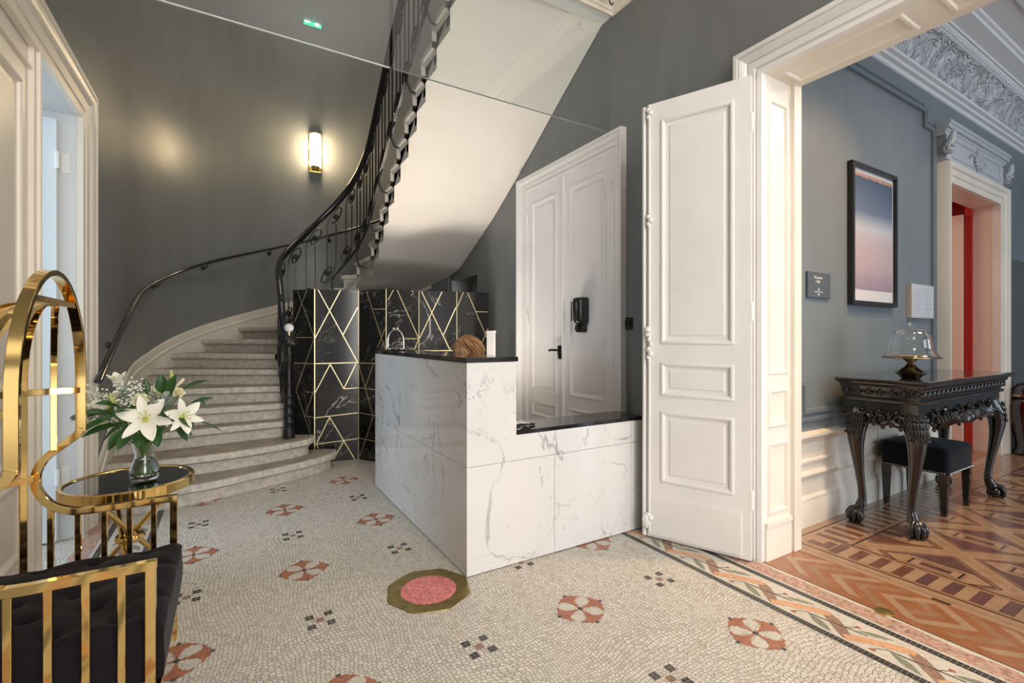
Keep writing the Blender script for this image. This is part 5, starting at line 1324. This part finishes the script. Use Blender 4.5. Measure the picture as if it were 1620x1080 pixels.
# ------------------------------------------------------------------ stool under the table
so = thing('upholstered_stool', 'small dark velvet stool with nail head trim tucked under the console table', 'stool', (4.50, 1.46, 0))
def rbox(x0, x1, y0, y1, z0, z1, r, n_=5, puff=0.0):
    mb = MB(); rows = []
    def ringp(ins, z):
        out = []
        for (cx_, cy_, a0) in ((x1 - r, y1 - r, 0), (x0 + r, y1 - r, 90), (x0 + r, y0 + r, 180), (x1 - r, y0 + r, 270)):
            for k in range(n_ + 1):
                a = rad(a0 + 90 * k / n_); out.append((cx_ + (r - ins) * cos(a), cy_ + (r - ins) * sin(a), z))
        return out
    rows.append(ringp(0, z0))
    rows.append(ringp(0, z1 - r * .8))
    for k in range(1, 5):
        a = PI / 2 * k / 4; rows.append(ringp(r * .8 * (1 - cos(a)), z1 - r * .8 + r * .8 * sin(a)))
    mb.grid(rows, closed_v=True)
    top = rows[-1]; c_ = Vector(((x0 + x1) / 2, (y0 + y1) / 2, z1 + puff)); N_ = len(top)
    prev = top
    for s_ in (.75, .5, .25):
        cur = [tuple(Vector(p).lerp(c_, 1 - s_) * 1.0) for p in top]; cur = [(x, y, z1 + puff * (1 - s_ ** 2)) for x, y, z in cur]; mb.grid([prev, cur], closed_v=True); prev = cur
    mb.face(prev); mb.face(rows[0]); return mb
rbox(4.265, 4.745, 1.265, 1.665, .295, .475, .035, puff=.022).build('seat', VELVETB, so, smooth=60)
m = MB()
NH = mat('nickel nail heads', (.75, .72, .66), .2, metal=1)
for k in range(33): m.sphere((4.285 + .44 * k / 32, 1.262, .305), .0055, 6, 4)
for k in range(26): m.sphere((4.262, 1.285 + .36 * k / 25, .305), .0055, 6, 4)
m.build('nail_trim', NH, so, smooth=60)
for (x, y) in ((4.295, 1.295), (4.715, 1.295), (4.295, 1.635), (4.715, 1.635)):
    m = MB(); R_ = [[(x + sx * w_, y + sy * w_, z) for sx, sy in ((-1, -1), (1, -1), (1, 1), (-1, 1))] for z, w_ in ((.296, .024), (0, .015))]
    m.grid(R_, closed_v=True); m.face(R_[0]); m.face(R_[1]); m.build('leg', EBONY, so, smooth=0)
# ------------------------------------------------------------------ cake stand with glass dome
cx_, cy_ = 3.855, 1.335
cs = thing('cake_stand', 'bronze footed cake stand on the console table', 'cake stand', (cx_, cy_, TZ))
BRZ = mat('antique bronze', (.40, .32, .21), .20, metal=1.0)
m = MB().lathe([(0, .001), (.045, .001), (.052, .004), (.062, .020), (.080, .033), (.084, .038), (.080, .044), (.055, .060), (.030, .080), (.020, .095), (.018, .105), (.030, .118), (.042, .128), (.045, .134), (.0, .136)], (cx_, cy_, TZ), 36); m.build('foot', BRZ, cs, smooth=50)
m = MB().lathe([(0, .134), (.12, .135), (.155, .134), (.160, .138), (.155, .143), (.12, .141), (0, .141)], (cx_, cy_, TZ), 40); m.build('plate', BRZ, cs, smooth=50)
m = MB().lathe([(0, .1415), (.075, .1415), (.078, .145), (.074, .149), (0, .149)], (cx_, cy_, TZ), 36); m.build('cork_disc', mat('cork', (.55, .36, .18), .8, var=.2, vscale=40), cs)
gd = thing('glass_dome', 'clear bell shaped glass dome on the bronze cake stand', 'glass dome', (cx_, cy_, TZ + .143))
prof = [(.148, .146), (.143, .150), (.128, .175), (.118, .21), (.112, .25), (.104, .285), (.088, .308), (.060, .320), (.025, .325), (0.0001, .326)]
inn = [(max(.0001, r - .003), z - .0025) for r, z in prof]
m = MB().lathe(prof + list(reversed(inn)) + [prof[0]], (cx_, cy_, TZ), 40); dome = m.build('bell', GLASS, gd, smooth=60)
m = MB().tube([(cx_, cy_, TZ + .324), (cx_, cy_, TZ + .334)], .008, 10)
m.build('knob_neck', GLASS, gd)
pts = [(cx_ + .016 * cos(t), cy_ + .0, TZ + .350 + .016 * sin(t)) for t in [2 * PI * k / 20 for k in range(20)]]
m = MB().tube(pts, .0055, 8, closed=True, caps=False); m.build('knob_ring', GLASS, gd, smooth=60)
# ------------------------------------------------------------------ picture, plaque, framed sheet
FRB = mat('black picture frame', (.018, .018, .02), .35)
pf = thing('framed_picture', 'tall black framed print fading from navy to white and mauve', 'picture', (4.25, YB, 1.5))
x0, x1, z0, z1 = 3.885, 4.62, 1.492, 2.542
m = MB()
for (a, b, c_, d_) in ((x0, x1, z0, z0 + .032), (x0, x1, z1 - .032, z1), (x0, x0 + .030, z0 + .032, z1 - .032), (x1 - .030, x1, z0 + .032, z1 - .032)): m.box(a, b, YB - .038, YB - .001, c_, d_)
m.build('frame', FRB, pf, smooth=0)
ART = bpy.data.materials.new('print'); nt, N, L, Bs = nodes_of(ART)
tc = N.new('ShaderNodeTexCoord'); sp = N.new('ShaderNodeSeparateXYZ'); L.new(tc.outputs['Generated'], sp.inputs[0])
ns = N.new('ShaderNodeTexNoise'); ns.inputs['Scale'].default_value = 6; mpn = N.new('ShaderNodeMapping'); mpn.inputs['Scale'].default_value = (3, 1, .8); L.new(tc.outputs['Generated'], mpn.inputs[0]); L.new(mpn.outputs[0], ns.inputs[0])
ad = N.new('ShaderNodeMath'); ad.operation = 'MULTIPLY_ADD'; ad.inputs[1].default_value = .05; L.new(ns.outputs['Fac'], ad.inputs[0]); L.new(sp.outputs['Z'], ad.inputs[2])
rp = N.new('ShaderNodeValToRGB'); E_ = rp.color_ramp.elements
for q in range(5): E_.new(.5)
for e, (p_, c_) in zip(E_, ((.05, (.34, .26, .33)), (.22, (.48, .38, .42)), (.42, (.50, .42, .46)), (.56, (.52, .54, .60)), (.70, (.13, .18, .27)), (.985, (.045, .07, .13)), (1.0, (.5, .28, .2)))): e.position = min(1, p_); e.color = (*c_, 1)
L.new(ad.outputs[0], rp.inputs[0]); L.new(rp.outputs[0], Bs.inputs['Base Color']); Bs.inputs['Roughness'].default_value = .5; Bs.inputs['Coat Weight'].default_value = 1.0; Bs.inputs['Coat Roughness'].default_value = .02
m = MB().box(x0 + .03, x1 - .03, YB - .016, YB - .012, z0 + .032, z1 - .032); m.build('mount', mat('white mount', (.72, .71, .72), .5, coat=1.0), pf, smooth=0)
m = MB().box(x0 + .05, x1 - .05, YB - .018, YB - .0165, z0 + .12, z1 - .06); m.build('print', ART, pf, smooth=0)
sg = thing('wall_plaque', 'small slate grey engraved sign plaque on the blue grey wall', 'sign', (3.47, YB, 1.52))
m = MB().box(3.322, 3.617, YB - .014, YB - .001, 1.522, 1.695); m.build('plate', mat('slate plaque', (.085, .105, .125), .4), sg, smooth=0, bevel=.001)
def text(body, loc, size, parent, mt, name='lettering', ext=.0006):
    cu = bpy.data.curves.new(name, 'FONT'); cu.body = body; cu.size = size; cu.align_x = 'CENTER'; cu.extrude = ext
    tmp = bpy.data.objects.new('tmp', cu); COL.objects.link(tmp)
    dg = bpy.context.evaluated_depsgraph_get(); me = bpy.data.meshes.new_from_object(tmp.evaluated_get(dg)); bpy.data.objects.remove(tmp); bpy.data.curves.remove(cu)
    me.name = name; me.materials.clear(); me.materials.append(mt)
    o = bpy.data.objects.new(name, me); COL.objects.link(o); o.parent = parent
    o.location = Vector(loc) - ORG.get(parent.name, Vector()); o.rotation_euler = (PI / 2, 0, 0); return o
LET = mat('pale lettering', (.78, .78, .78), .5)
text('Réception', (3.455, YB - .0148, 1.652), .026, sg, LET); text('◄ Bar'.replace('◄', '‹'), (3.450, YB - .0148, 1.624), .030, sg, LET)
m = MB(); xx, zz = 3.460, 1.572; yy = YB - .0150
for (a, b, r) in ((0, .010, .006), (-.010, .004, .004), (.010, .004, .004), (0, .024, .003)): m.face([(xx + a + r * cos(t), yy, zz + b + r * sin(t)) for t in [PI * j / 4 for j in range(8)]])
for k in range(12): m.face([(xx - .052 + k * .0088, yy, zz - .013), (xx - .046 + k * .0088, yy, zz - .013), (xx - .046 + k * .0088, yy, zz - .006), (xx - .052 + k * .0088, yy, zz - .006)])
m.face([(xx - .02, yy, zz - .022), (xx + .02, yy, zz - .022), (xx + .006, yy, zz - .028), (xx, yy, zz - .040), (xx - .006, yy, zz - .028)])
m.build('emblem', LET, sg, smooth=0)
ps = thing('framed_sheet', 'small framed white price sheet on the wall left of the carved doorway', 'framed sheet', (5.1, YB, 1.42))
m = MB().box(4.885, 5.345, YB - .035, YB - .001, 1.418, 1.703); m.build('frame', mat('pale wood frame', (.55, .52, .48), .4), ps, smooth=0)
m = MB().box(4.90, 5.33, YB - .037, YB - .0355, 1.43, 1.69); m.build('sheet', mat('price sheet', (.70, .72, .76), .4, coat=1.0), ps, smooth=0)
m = MB()
for k in range(14):
    z = 1.672 - k * .0165; x = 4.925 + (.10 if k == 0 else 0); w_ = .10 + .05 * ((k * 7) % 3)
    m.face([(x, YB - .0378, z), (x + w_, YB - .0378, z), (x + w_, YB - .0378, z - .003), (x, YB - .0378, z - .003)]); m.face([(5.14, YB - .0378, z), (5.14 + w_ * .9, YB - .0378, z), (5.14 + w_ * .9, YB - .0378, z - .003), (5.14, YB - .0378, z - .003)])
m.build('text_lines', mat('grey print', (.3, .3, .32), .6), ps, smooth=0)
# ------------------------------------------------------------------ jar and panel at the far right
GL = mat('dark brown glazed ceramic', (.022, .010, .008), .07, coat=1.0)
jx, jy = 7.34, 1.475
jr = thing('ceramic_jar', 'large glossy dark brown lidded jar standing on the parquet', 'jar', (jx, jy, 0))
m = MB().lathe([(0, 0), (.155, 0), (.165, .02), (.15, .06), (.145, .12), (.165, .25), (.185, .40), (.192, .50), (.185, .56), (.16, .60), (.15, .61), (.0, .61)], (jx, jy, 0), 40); m.build('body', GL, jr, smooth=60)
m = MB().lathe([(.0, .612), (.175, .612), (.182, .622), (.182, .635), (.172, .645), (.165, .70), (.14, .745), (.09, .775), (0, .785)], (jx, jy, 0), 40); lid = m.build('lid', GL, jr, smooth=60)
m = MB().lathe([(.170, .634), (.1835, .634), (.1835, .642), (.170, .642)], (jx, jy, 0), 40); m.build('rim_line', GOLD, jr)
m = MB(); 
for (a, b, c_, r) in ((0, 0, .80, .035), (-.03, 0, .835, .032), (-.055, 0, .865, .028), (-.035, .02, .88, .018), (.03, 0, .81, .03), (.05, 0, .79, .022), (-.075, 0, .855, .014), (.03, .0, .85, .014)): m.sphere((jx + a, jy + b, c_), r, 10, 8)
m.build('lion_finial', GOLD, lid, smooth=60, label='small gilt animal finial')
gp = thing('standing_panel', 'plain olive grey panel standing against the wall behind the dark jar', 'panel', (8.2, YB - .05, 0))
m = MB().box(7.295, 9.4, YB - .055, YB - .035, 0, 2.12); m.build('board', GREYP, gp, smooth=0)
# ------------------------------------------------------------------ gold framed chair, lower left
YN, YF, XF, XBk = 1.735, 2.410, -0.185, -0.487; AZ = 0.585
ch = thing('gold_chair', 'gold barred lounge chair with domed cage back and dark velvet seat', 'chair', (-0.45, 2.07, 0))
def bar(path, name, a=.011, b=.014, side=None, label=None, upv=(0, 0, 1)):
    m = MB().sweep(path, [(-a, -b), (a, -b), (a, b), (-a, b)], side=side, upv=upv); o = m.build(name, GOLD, ch, smooth=30, bevel=.0015, segs=1); return o
for Y_, nm in ((YN, 'near'), (YF, 'far')):
    s_ = (0, 1, 0)
    P_ = [(XBk, Y_, .905), (XBk - .01, Y_, .88), (XBk - .05, Y_, .845), (XBk - .10, Y_, .80), (XBk - .125, Y_, .745), (XBk - .122, Y_, .69), (XBk - .09, Y_, .63), (XBk - .04, Y_, .597), (XBk + .03, Y_, AZ), (XF + .003, Y_, AZ)]
    P_ = [Vector(p) for p in P_]; Q_ = []
    for i in range(len(P_) - 1):
        for j in range(4):
            t = j / 4; a = P_[max(i - 1, 0)]; b = P_[min(i + 2, len(P_) - 1)]
            Q_.append(.5 * ((2 * P_[i]) + (P_[i + 1] - a) * t + (2 * a - 5 * P_[i] + 4 * P_[i + 1] - b) * t * t + (-a + 3 * P_[i] - 3 * P_[i + 1] + b) * t ** 3) if i < len(P_) - 2 else P_[i].lerp(P_[i + 1], t))
    Q_.append(P_[-1])
    bar([q for q in Q_], 'arm_rail', .013, .013, side=s_)
    bar([(XF - .011, Y_, AZ + .0115), (XF - .011, Y_, 0)], 'leg', .0135, .0125, side=s_)
    bar([(-.80, Y_, .205), (XF, Y_, .205)], 'bottom_rail', .012, .012, side=s_)
    bar([(-.78, Y_, .205), (-.78, Y_, 0)], 'leg', .013, .013, side=s_)
    for k in range(1, 6): 
        x = XF - .0775 * k
        top = AZ if x > -.50 else .62
        bar([(x, Y_, .205), (x, Y_, top)], 'arm_bar', .009, .009, side=s_)
bar([(XF, YN, .205), (XF, YF, .205)], 'bottom_rail', .012, .012, side=(1, 0, 0)); bar([(-.78, YN, .205), (-.78, YF, .205)], 'bottom_rail', .012, .012, side=(1, 0, 0))
# tall pointed-round arch
Ym, hw_ = (YN + YF) / 2, (YF - YN) / 2
pts = [(XBk, YN, .89)]
for k in range(9): pts.append((XBk, YN, .89 + .20 * (k + 1) / 9))
for k in range(1, 25):
    a = PI - PI * k / 24; pts.append((XBk, Ym + hw_ * cos(a), 1.09 + .368 * sin(a)))
for k in range(9): pts.append((XBk, YF, 1.09 - .20 * (k + 1) / 9))
bar(pts, 'back_arch', .0155, .009, side=(1, 0, 0))
CBZ = 1.365; cw = hw_ * math.sqrt(max(0, 1 - ((CBZ - 1.09) / .368) ** 2))
bar([(XBk, Ym - cw, CBZ), (XBk, Ym + cw, CBZ)], 'cross_bar', .012, .010, side=(1, 0, 0))
def HP(th, z, k=1.0): return Vector((XBk - .30 * sin(th) * k, Ym + hw_ * cos(th) * k, z))
for z, t0 in ((1.05, 0), (.735, .137)):
    bar([HP(PI * (t0 + (1 - 2 * t0) * i / 20), z) for i in range(21)], 'cage_hoop', .009, .012, side=None)
for i, th in enumerate([PI * f for f in (.08, .165, .33, .50, .67, .835, .92)]):
    T_ = Vector((XBk, (2.10, 2.02, 2.05, 2.06, 2.08, 2.11, 2.05)[i], CBZ)); H_ = HP(th, 1.05); pp = []
    for j in range(10):
        a = PI / 2 * j / 9; pp.append(Vector((lerp(T_.x, H_.x, sin(a)), lerp(T_.y, H_.y, sin(a)), 1.05 + (CBZ - 1.05) * cos(a))))
    zb_ = .205 if .3 < th < 2.85 else .83
    pp += [HP(th, .9), HP(th, zb_)]
    bar(pp, 'cage_rib', .010, .009, side=tuple((Vector((-sin(th), cos(th), 0))).cross(Vector((0, 0, 1)))) if False else None, upv=tuple(Vector((-sin(th) * .9, cos(th), 0.01))))
# velvet seat, buttoned
def seat():
    x0, x1, y0, y1 = -.775, -.168, YN + .02, YF - .012; mb = MB(); nx, ny = 44, 48
    bt = [(x0 + (x1 - x0) * (i + .5 * (j % 2) + .25) / 4, y0 + (y1 - y0) * (j + .5) / 5) for i in range(-1, 5) for j in range(5)]
    def top(x, y):
        z = .405; e = min(x - x0, x1 - x, y - y0, y1 - y); z -= .030 * max(0, 1 - e / .045) ** 2
        d_ = min(math.hypot(x - a, y - b) for a, b in bt); z -= .026 * math.exp(-(d_ / .022) ** 2)
        gx = (x - x0) / (x1 - x0) * 4; gy = (y - y0) / (y1 - y0) * 5
        z += .010 * abs(sin(PI * (gx * .5 + gy * .5))) * abs(sin(PI * (gx * .5 - gy * .5))) * 1.4
        return z
    rows = [[(lerp(x0, x1, i / nx), lerp(y0, y1, j / ny), top(lerp(x0, x1, i / nx), lerp(y0, y1, j / ny))) for j in range(ny + 1)] for i in range(nx + 1)]
    mb.grid(rows)
    ed = [rows[i][0] for i in range(nx + 1)] + rows[nx][1:] + [rows[i][ny] for i in range(nx - 1, -1, -1)] + [rows[0][j] for j in range(ny - 1, 0, -1)]
    cxx, cyy = (x0 + x1) / 2, (y0 + y1) / 2
    def lay(z, s_): return [(cxx + (x - cxx) * s_, cyy + (y - cyy) * s_, z if z < .3 else zz + (z - .375)) for x, y, zz in ed]
    L_ = [ed, lay(.368, 1.006), lay(.355, 1.0), lay(.29, 1.012), [(x, y, .235) for x, y, z in lay(.2, 1.0)]]
    mb.grid(L_, closed_v=True); mb.face(L_[-1]); return mb
seat().build('seat_cushion', VELVET, ch, smooth=70)
# ------------------------------------------------------------------ round side table
tx, ty, tz = -.404, 2.874, .575
sd = thing('side_table', 'round gold side table with black glass top beside the gold chair', 'side table', (tx, ty, 0))
m = MB().lathe([(0, .0), (.233, 0), (.233, .001)], (tx, ty, tz - .002), 64); m.build('glass_top', mat('black mirror glass', (.008, .008, .009), .03, coat=1), sd)
m = MB().lathe([(.228, -.012), (.234, -.004), (.234, .001), (.238, .004), (.252, .004), (.256, 0), (.256, -.040), (.252, -.044), (.232, -.044), (.228, -.012)], (tx, ty, tz), 72); m.build('rim', GOLD, sd, smooth=40)
for k in range(3):
    a = rad(118 + 120 * k); b = a + rad(165)
    m = MB().tube([(tx + .19 * cos(a), ty + .19 * sin(a), tz - .04), (tx + .26 * cos(b), ty + .26 * sin(b), .0)], .0115, 14); m.build('leg', GOLD, sd, smooth=60)
m = MB().lathe([(.035, -.012), (.055, -.012), (.06, -.004), (.06, .006), (.055, .014), (.035, .014)], (tx, ty, .30), 24); m.build('leg_ring', GOLD, sd, smooth=40)
# ------------------------------------------------------------------ vase and bouquet
vx, vy, vz = -.345, 2.845, .5755
VG = glass('vase glass', (.97, 1, .98))
vs = thing('glass_vase', 'clear glass vase half filled with water on the side table', 'vase', (vx, vy, vz))
op_ = [(.050, 0), (.056, .006), (.060, .025), (.059, .045), (.050, .075), (.040, .105), (.038, .125), (.043, .150), (.052, .180), (.058, .192)]
inn = [(.055, .191), (.049, .178), (.040, .150), (.035, .125), (.037, .105), (.047, .075), (.055, .045), (.056, .025), (.045, .012), (.0001, .012)]
m = MB().lathe([(.0001, 0)] + op_ + inn, (vx, vy, vz), 36); m.build('glass_body', VG, vs, smooth=60)
WT = glass('water', (.93, 1, .93), ior=1.33)
m = MB().lathe([(.0001, .0135), (.044, .0135), (.0545, .026), (.0535, .045), (.0455, .075), (.0375, .098), (.0001, .098)], (vx, vy, vz), 28); m.build('water', WT, vs, smooth=60)
LEAFG = mat('dark green leaf', (.025, .085, .018), .38, var=.4, vscale=30); LEAFL = mat('fresh green stem', (.10, .22, .05), .45); EUC = mat('grey green eucalyptus', (.20, .26, .22), .6)
PET = mat('white lily petal', (.86, .84, .74), .5, var=.04); PETC = mat('cream petal', (.90, .85, .62), .5, var=.05); BUD = mat('pale green bud', (.50, .56, .22), .5, var=.2, vscale=20); GYP = mat('gypsophila white', (.85, .85, .80), .6); STAM = mat('lily throat', (.55, .60, .12), .5)
random.seed(11)
GRP = 'flowers in the glass vase'
def basis(d):
    d = Vector(d).normalized(); a = d.orthogonal().normalized(); return d, a, d.cross(a)
def stem(mb, p, bend=.03):
    p = Vector(p); b0 = Vector((vx, vy, vz)); a = math.atan2(p.y - vy, p.x - vx) + .4
    foot = b0 + Vector((-.028 * cos(a), -.028 * sin(a), .020)); neck = b0 + Vector((.018 * cos(a), .018 * sin(a), .135)); rim = b0 + Vector((.026 * cos(a), .026 * sin(a), .185))
    mid = rim.lerp(p, .5) + Vector((0, 0, bend)); P_ = [foot, foot.lerp(neck, .5), neck, rim, mid, p]
    P_ = smooth([P_[0].lerp(P_[0], 0)] + [P_[i].lerp(P_[i + 1], t) for i in range(5) for t in (0, .33, .66)] + [P_[-1]], it=3)
    mb.tube(P_, .0028, 6); return P_
def petal(mb, c_, d, a, L_, W_, curl, open_, fold=.15, n_=8):
    """petal from c_ along axis d, leaning outward to direction a; curl bends the tip outward"""
    b = d.cross(a); rows = []
    p = Vector(c_); ang = open_
    for i in range(n_ + 1):
        t = i / n_; w_ = W_ * (sin(PI * min(1, t * .92 + .06)) ** .8); dirn = d * cos(ang) + a * sin(ang); nrm = d * (-sin(ang)) + a * cos(ang)
        rows.append([p + b * (w_ * q) + nrm * (-abs(q) ** 1.5 * w_ * fold * 2 + .0) * 1.0 for q in (-1, -.6, -.25, 0, .25, .6, 1)])
        p = p + dirn * (L_ / n_); ang += curl / n_
    mb.grid(rows)
def lily(p, d, R_, label, op=.55, curl=.95):
    t = thing('lily', label, 'flower', p, GRP); d, a, b = basis(d); m = MB()
    back = Vector(p) - d * R_ * .55
    for k in range(6):
        th = 2 * PI * k / 6 + random.uniform(-.1, .1); r_ = a * cos(th) + b * sin(th); petal(m, back, d, r_, R_ * 1.25, R_ * (.30 if k % 2 else .22), curl * random.uniform(.85, 1.15), op * random.uniform(.9, 1.1))
    m.build('petals', PET, t, smooth=70)
    m = MB()
    for k in range(6):
        th = 2 * PI * k / 6 + .5; r_ = a * cos(th) + b * sin(th); m.tube([back, back + d * R_ * .5 + r_ * .008, back + d * R_ * .85 + r_ * .02], .0013, 5); m.sphere(back + d * R_ * .85 + r_ * .02, .004, 6, 4)
    m.sphere(back + d * R_ * .12, R_ * .13, 8, 6)
    m.build('stamens', STAM, t, smooth=60)
    m = MB(); stem(m, back); m.build('stem', LEAFL, t, smooth=60)
def rose(p, d, R_, label, mt=PETC):
    t = thing('rose', label, 'flower', p, GRP); d, a, b = basis(d); m = MB(); back = Vector(p) - d * R_ * .6
    for ring, (n_, op, sc__, cu) in enumerate(((3, .10, .55, -.2), (4, .22, .72, -.1), (5, .45, .9, .1), (6, .75, 1.0, .5))):
        for k in range(n_):
            th = 2 * PI * k / n_ + ring * .7; r_ = a * cos(th) + b * sin(th); petal(m, back, d, r_, R_ * 1.25 * (1 - .06 * ring), R_ * .55 * sc__, cu, op, fold=.35)
    m.build('petals', mt, t, smooth=70)
    m = MB(); stem(m, back); m.sphere(back, R_ * .25, 8, 6); m.build('stem', LEAFL, t, smooth=60)
def bud(p, d, L_, label, mt=BUD, R_=.014):
    t = thing('lily_bud', label, 'flower bud', p, GRP); d, a, b = basis(d); m = MB(); back = Vector(p) - d * L_ / 2
    for k in range(6):
        th = 2 * PI * k / 6; r_ = a * cos(th) + b * sin(th); petal(m, back, d, r_, L_ * 1.02, R_ * .75, -.55, .32, fold=.5)
    m.build('petals', mt, t, smooth=70); m = MB(); stem(m, back); m.build('stem', LEAFL, t, smooth=60)
lily((-.323, 2.665, .892), (.05, -1, .35), .098, 'large open white lily facing the camera low at the front of the bouquet', .75, 1.0)
lily((-.176, 2.675, .885), (.45, -.85, .15), .082, 'open white lily at the right side of the bouquet', .7, .9)
lily((-.461, 2.954, 1.040), (-.15, -.2, 1), .072, 'half open white lily pointing up at the top left of the bouquet', .30, .55)
lily((-.300, 2.925, .985), (.3, -.4, 1), .070, 'white lily behind the cream rose', .5, .9)
lily((-.515, 2.866, .935), (-.8, -.3, .3), .075, 'closed fading white lily leaning out at the left', .32, .35)
rose((-.352, 2.765, .962), (0, -.9, .5), .042, 'cream rose in the middle of the bouquet')
rose((-.206, 2.752, .990), (.3, -.7, .6), .036, 'pale yellow rose at the upper right of the bouquet')
rose((-.455, 2.872, .975), (-.2, -.7, .6), .036, 'pale cream rose among the white sprays at the left')
bud((-.506, 2.752, .872), (-1, -.25, .05), .085, 'plump pale green lily bud pointing left')
bud((-.455, 2.80, .962), (-.4, -.5, .9), .070, 'green lily bud beside the left cream rose')
bud((-.234, 2.761, 1.068), (.0, -.2, 1), .060, 'green lily bud at the very top of the bouquet', R_=.011)
bud((-.205, 2.80, 1.03), (.6, -.2, .7), .060, 'slim cream bud at the top right', PETC, .009)
def leafm(mb, p, d, nrm, L_, W_, droop=.5):
    d = Vector(d).normalized(); nrm = Vector(nrm); nrm = (nrm - d * nrm.dot(d)).normalized(); b = d.cross(nrm); rows = []; q = Vector(p); ang = 0
    for i in range(9):
        t = i / 8; w_ = W_ * sin(PI * (t * .93 + .05)) ** .9; dn = d * cos(ang) - nrm * sin(ang)
        rows.append([q - b * w_ + nrm * w_ * .25, q - b * w_ * .5, q - nrm * .001, q + b * w_ * .5, q + b * w_ + nrm * w_ * .25]); q = q + dn * (L_ / 8); ang += droop / 8
    mb.grid(rows)
LV = [((-.30, 2.74, .92), (.1, -.6, .5), .09, .026, 'dark green leaf behind the two open lilies'), ((-.46, 2.80, .90), (-.7, -.5, .3), .12, .028, 'broad dark leaf left of the large lily'), ((-.50, 2.84, .90), (-1, -.2, .0), .11, .020, 'pointed leaf beneath the left white spray'), ((-.27, 2.76, .99), (.0, -.4, 1), .09, .026, 'broad leaf standing between the two roses'), ((-.20, 2.72, .89), (.6, -.6, -.5), .10, .026, 'dark leaf below the right lily'), ((-.34, 2.70, .82), (0, -.9, -.5), .09, .024, 'short leaf at the front of the vase rim'), ((-.40, 2.74, .84), (-.6, -.5, -.7), .11, .026, 'drooping leaf left of the vase neck'), ((-.44, 2.74, .90), (-1, -.3, -.35), .17, .022, 'long dark green leaf reaching out low at the left'), ((-.42, 2.78, .86), (-.9, -.5, -.1), .15, .024, 'broad green leaf under the left bud'), ((-.36, 2.70, .84), (-.5, -.8, -.5), .12, .028, 'drooping green leaf at the left of the vase rim'), ((-.30, 2.70, .84), (.3, -.8, -.6), .11, .026, 'drooping green leaf over the front of the vase'),
      ((-.25, 2.72, .86), (.8, -.4, -.35), .13, .028, 'green leaf under the right lily'), ((-.24, 2.73, .98), (.15, -.3, 1), .10, .026, 'upright broad green leaf at the top'), ((-.19, 2.76, 1.00), (.9, -.2, .6), .11, .018, 'pointed green leaf at the top right'), ((-.16, 2.74, .93), (1, -.1, .5), .10, .016, 'narrow green leaf beside the yellow rose'),
      ((-.14, 2.70, .86), (1, -.1, -.35), .13, .007, 'thin dark blade at the far right'), ((-.43, 2.80, .93), (-.6, -.5, .4), .10, .024, 'green leaf between the buds at the left'), ((-.37, 2.72, .93), (-.5, -.7, .1), .09, .024, 'dark green leaf beside the large lily'), ((-.27, 2.70, .90), (.4, -.9, .1), .08, .024, 'dark green leaf right of the large lily'), ((-.40, 2.84, .86), (-1, .1, -.6), .14, .022, 'leaf hanging at the left of the vase'), ((-.22, 2.76, .84), (.7, -.3, -.9), .10, .022, 'leaf hanging at the right of the vase'), ((-.33, 2.82, .98), (-.1, -.2, 1), .08, .016, 'small green leaf behind the cream rose')]
for p, d, L_, W_, lb in LV:
    t = thing('leaf_stem', lb, 'foliage', p, GRP); m = MB(); leafm(m, p, d, (0, -.5, 1), L_, W_, .5); m.build('leaf_blade', LEAFG, t, smooth=70); m = MB(); stem(m, p, .01); m.build('stem', LEAFL, t, smooth=60)
for (p, d, lb) in (((-.252, 2.713, .95), (.1, -.6, .8), 'grey green eucalyptus sprig right of the cream rose'), ((-.56, 2.86, .89), (-1, .05, .15), 'grey green eucalyptus sprig reaching far left'), ((-.415, 2.80, .975), (0, -.3, 1), 'small eucalyptus sprig among the white sprays'), ((-.13, 2.74, .93), (1, 0, .2), 'grey green sprig at the right edge')):
    t = thing('eucalyptus_sprig', lb, 'foliage', p, GRP); m = MB(); dd, a, b = basis(d)
    for k in range(9):
        th = k * 2.4; r_ = a * cos(th) + b * sin(th); leafm(m, Vector(p) - dd * .03 + dd * .008 * k, dd * .8 + r_, dd - r_ * .4, .030, .010, .2)
    m.build('leaf_blade', EUC, t, smooth=70); m = MB(); stem(m, Vector(p) - dd * .03, .01); m.build('stem', LEAFL, t, smooth=60)
for (p, sp_, lb) in (((-.42, 2.86, .985), .065, 'white gypsophila spray at the upper left of the bouquet'), ((-.37, 2.84, 1.005), .060, 'white gypsophila spray above the cream rose'), ((-.53, 2.90, .96), .055, 'white gypsophila spray at the left edge'), ((-.39, 2.78, .95), .045, 'white gypsophila spray left of the cream rose'), ((-.245, 2.68, .86), .020, 'tiny gypsophila spray between the two lilies')):
    t = thing('gypsophila_spray', lb, 'flower', p, GRP); m = MB(); s2 = MB(); c_ = Vector(p); root = Vector((vx, vy, vz + .19)).lerp(c_, .55)
    for k in range(90 if sp_ > .03 else 9):
        q = c_ + Vector((random.gauss(0, 1), random.gauss(0, 1) * .8, random.gauss(0, 1) * .75)) * sp_ * .55; m.sphere(q, random.uniform(.004, .0062), 6, 4, (1, 1, .8)); s2.tube([root, root.lerp(q, .5) + Vector((0, 0, -.005)), q], .0006, 3)
    o = m.build('blossoms', GYP, t, smooth=70); stem(s2, root, .0); s2.build('stem', LEAFL, t, smooth=0)
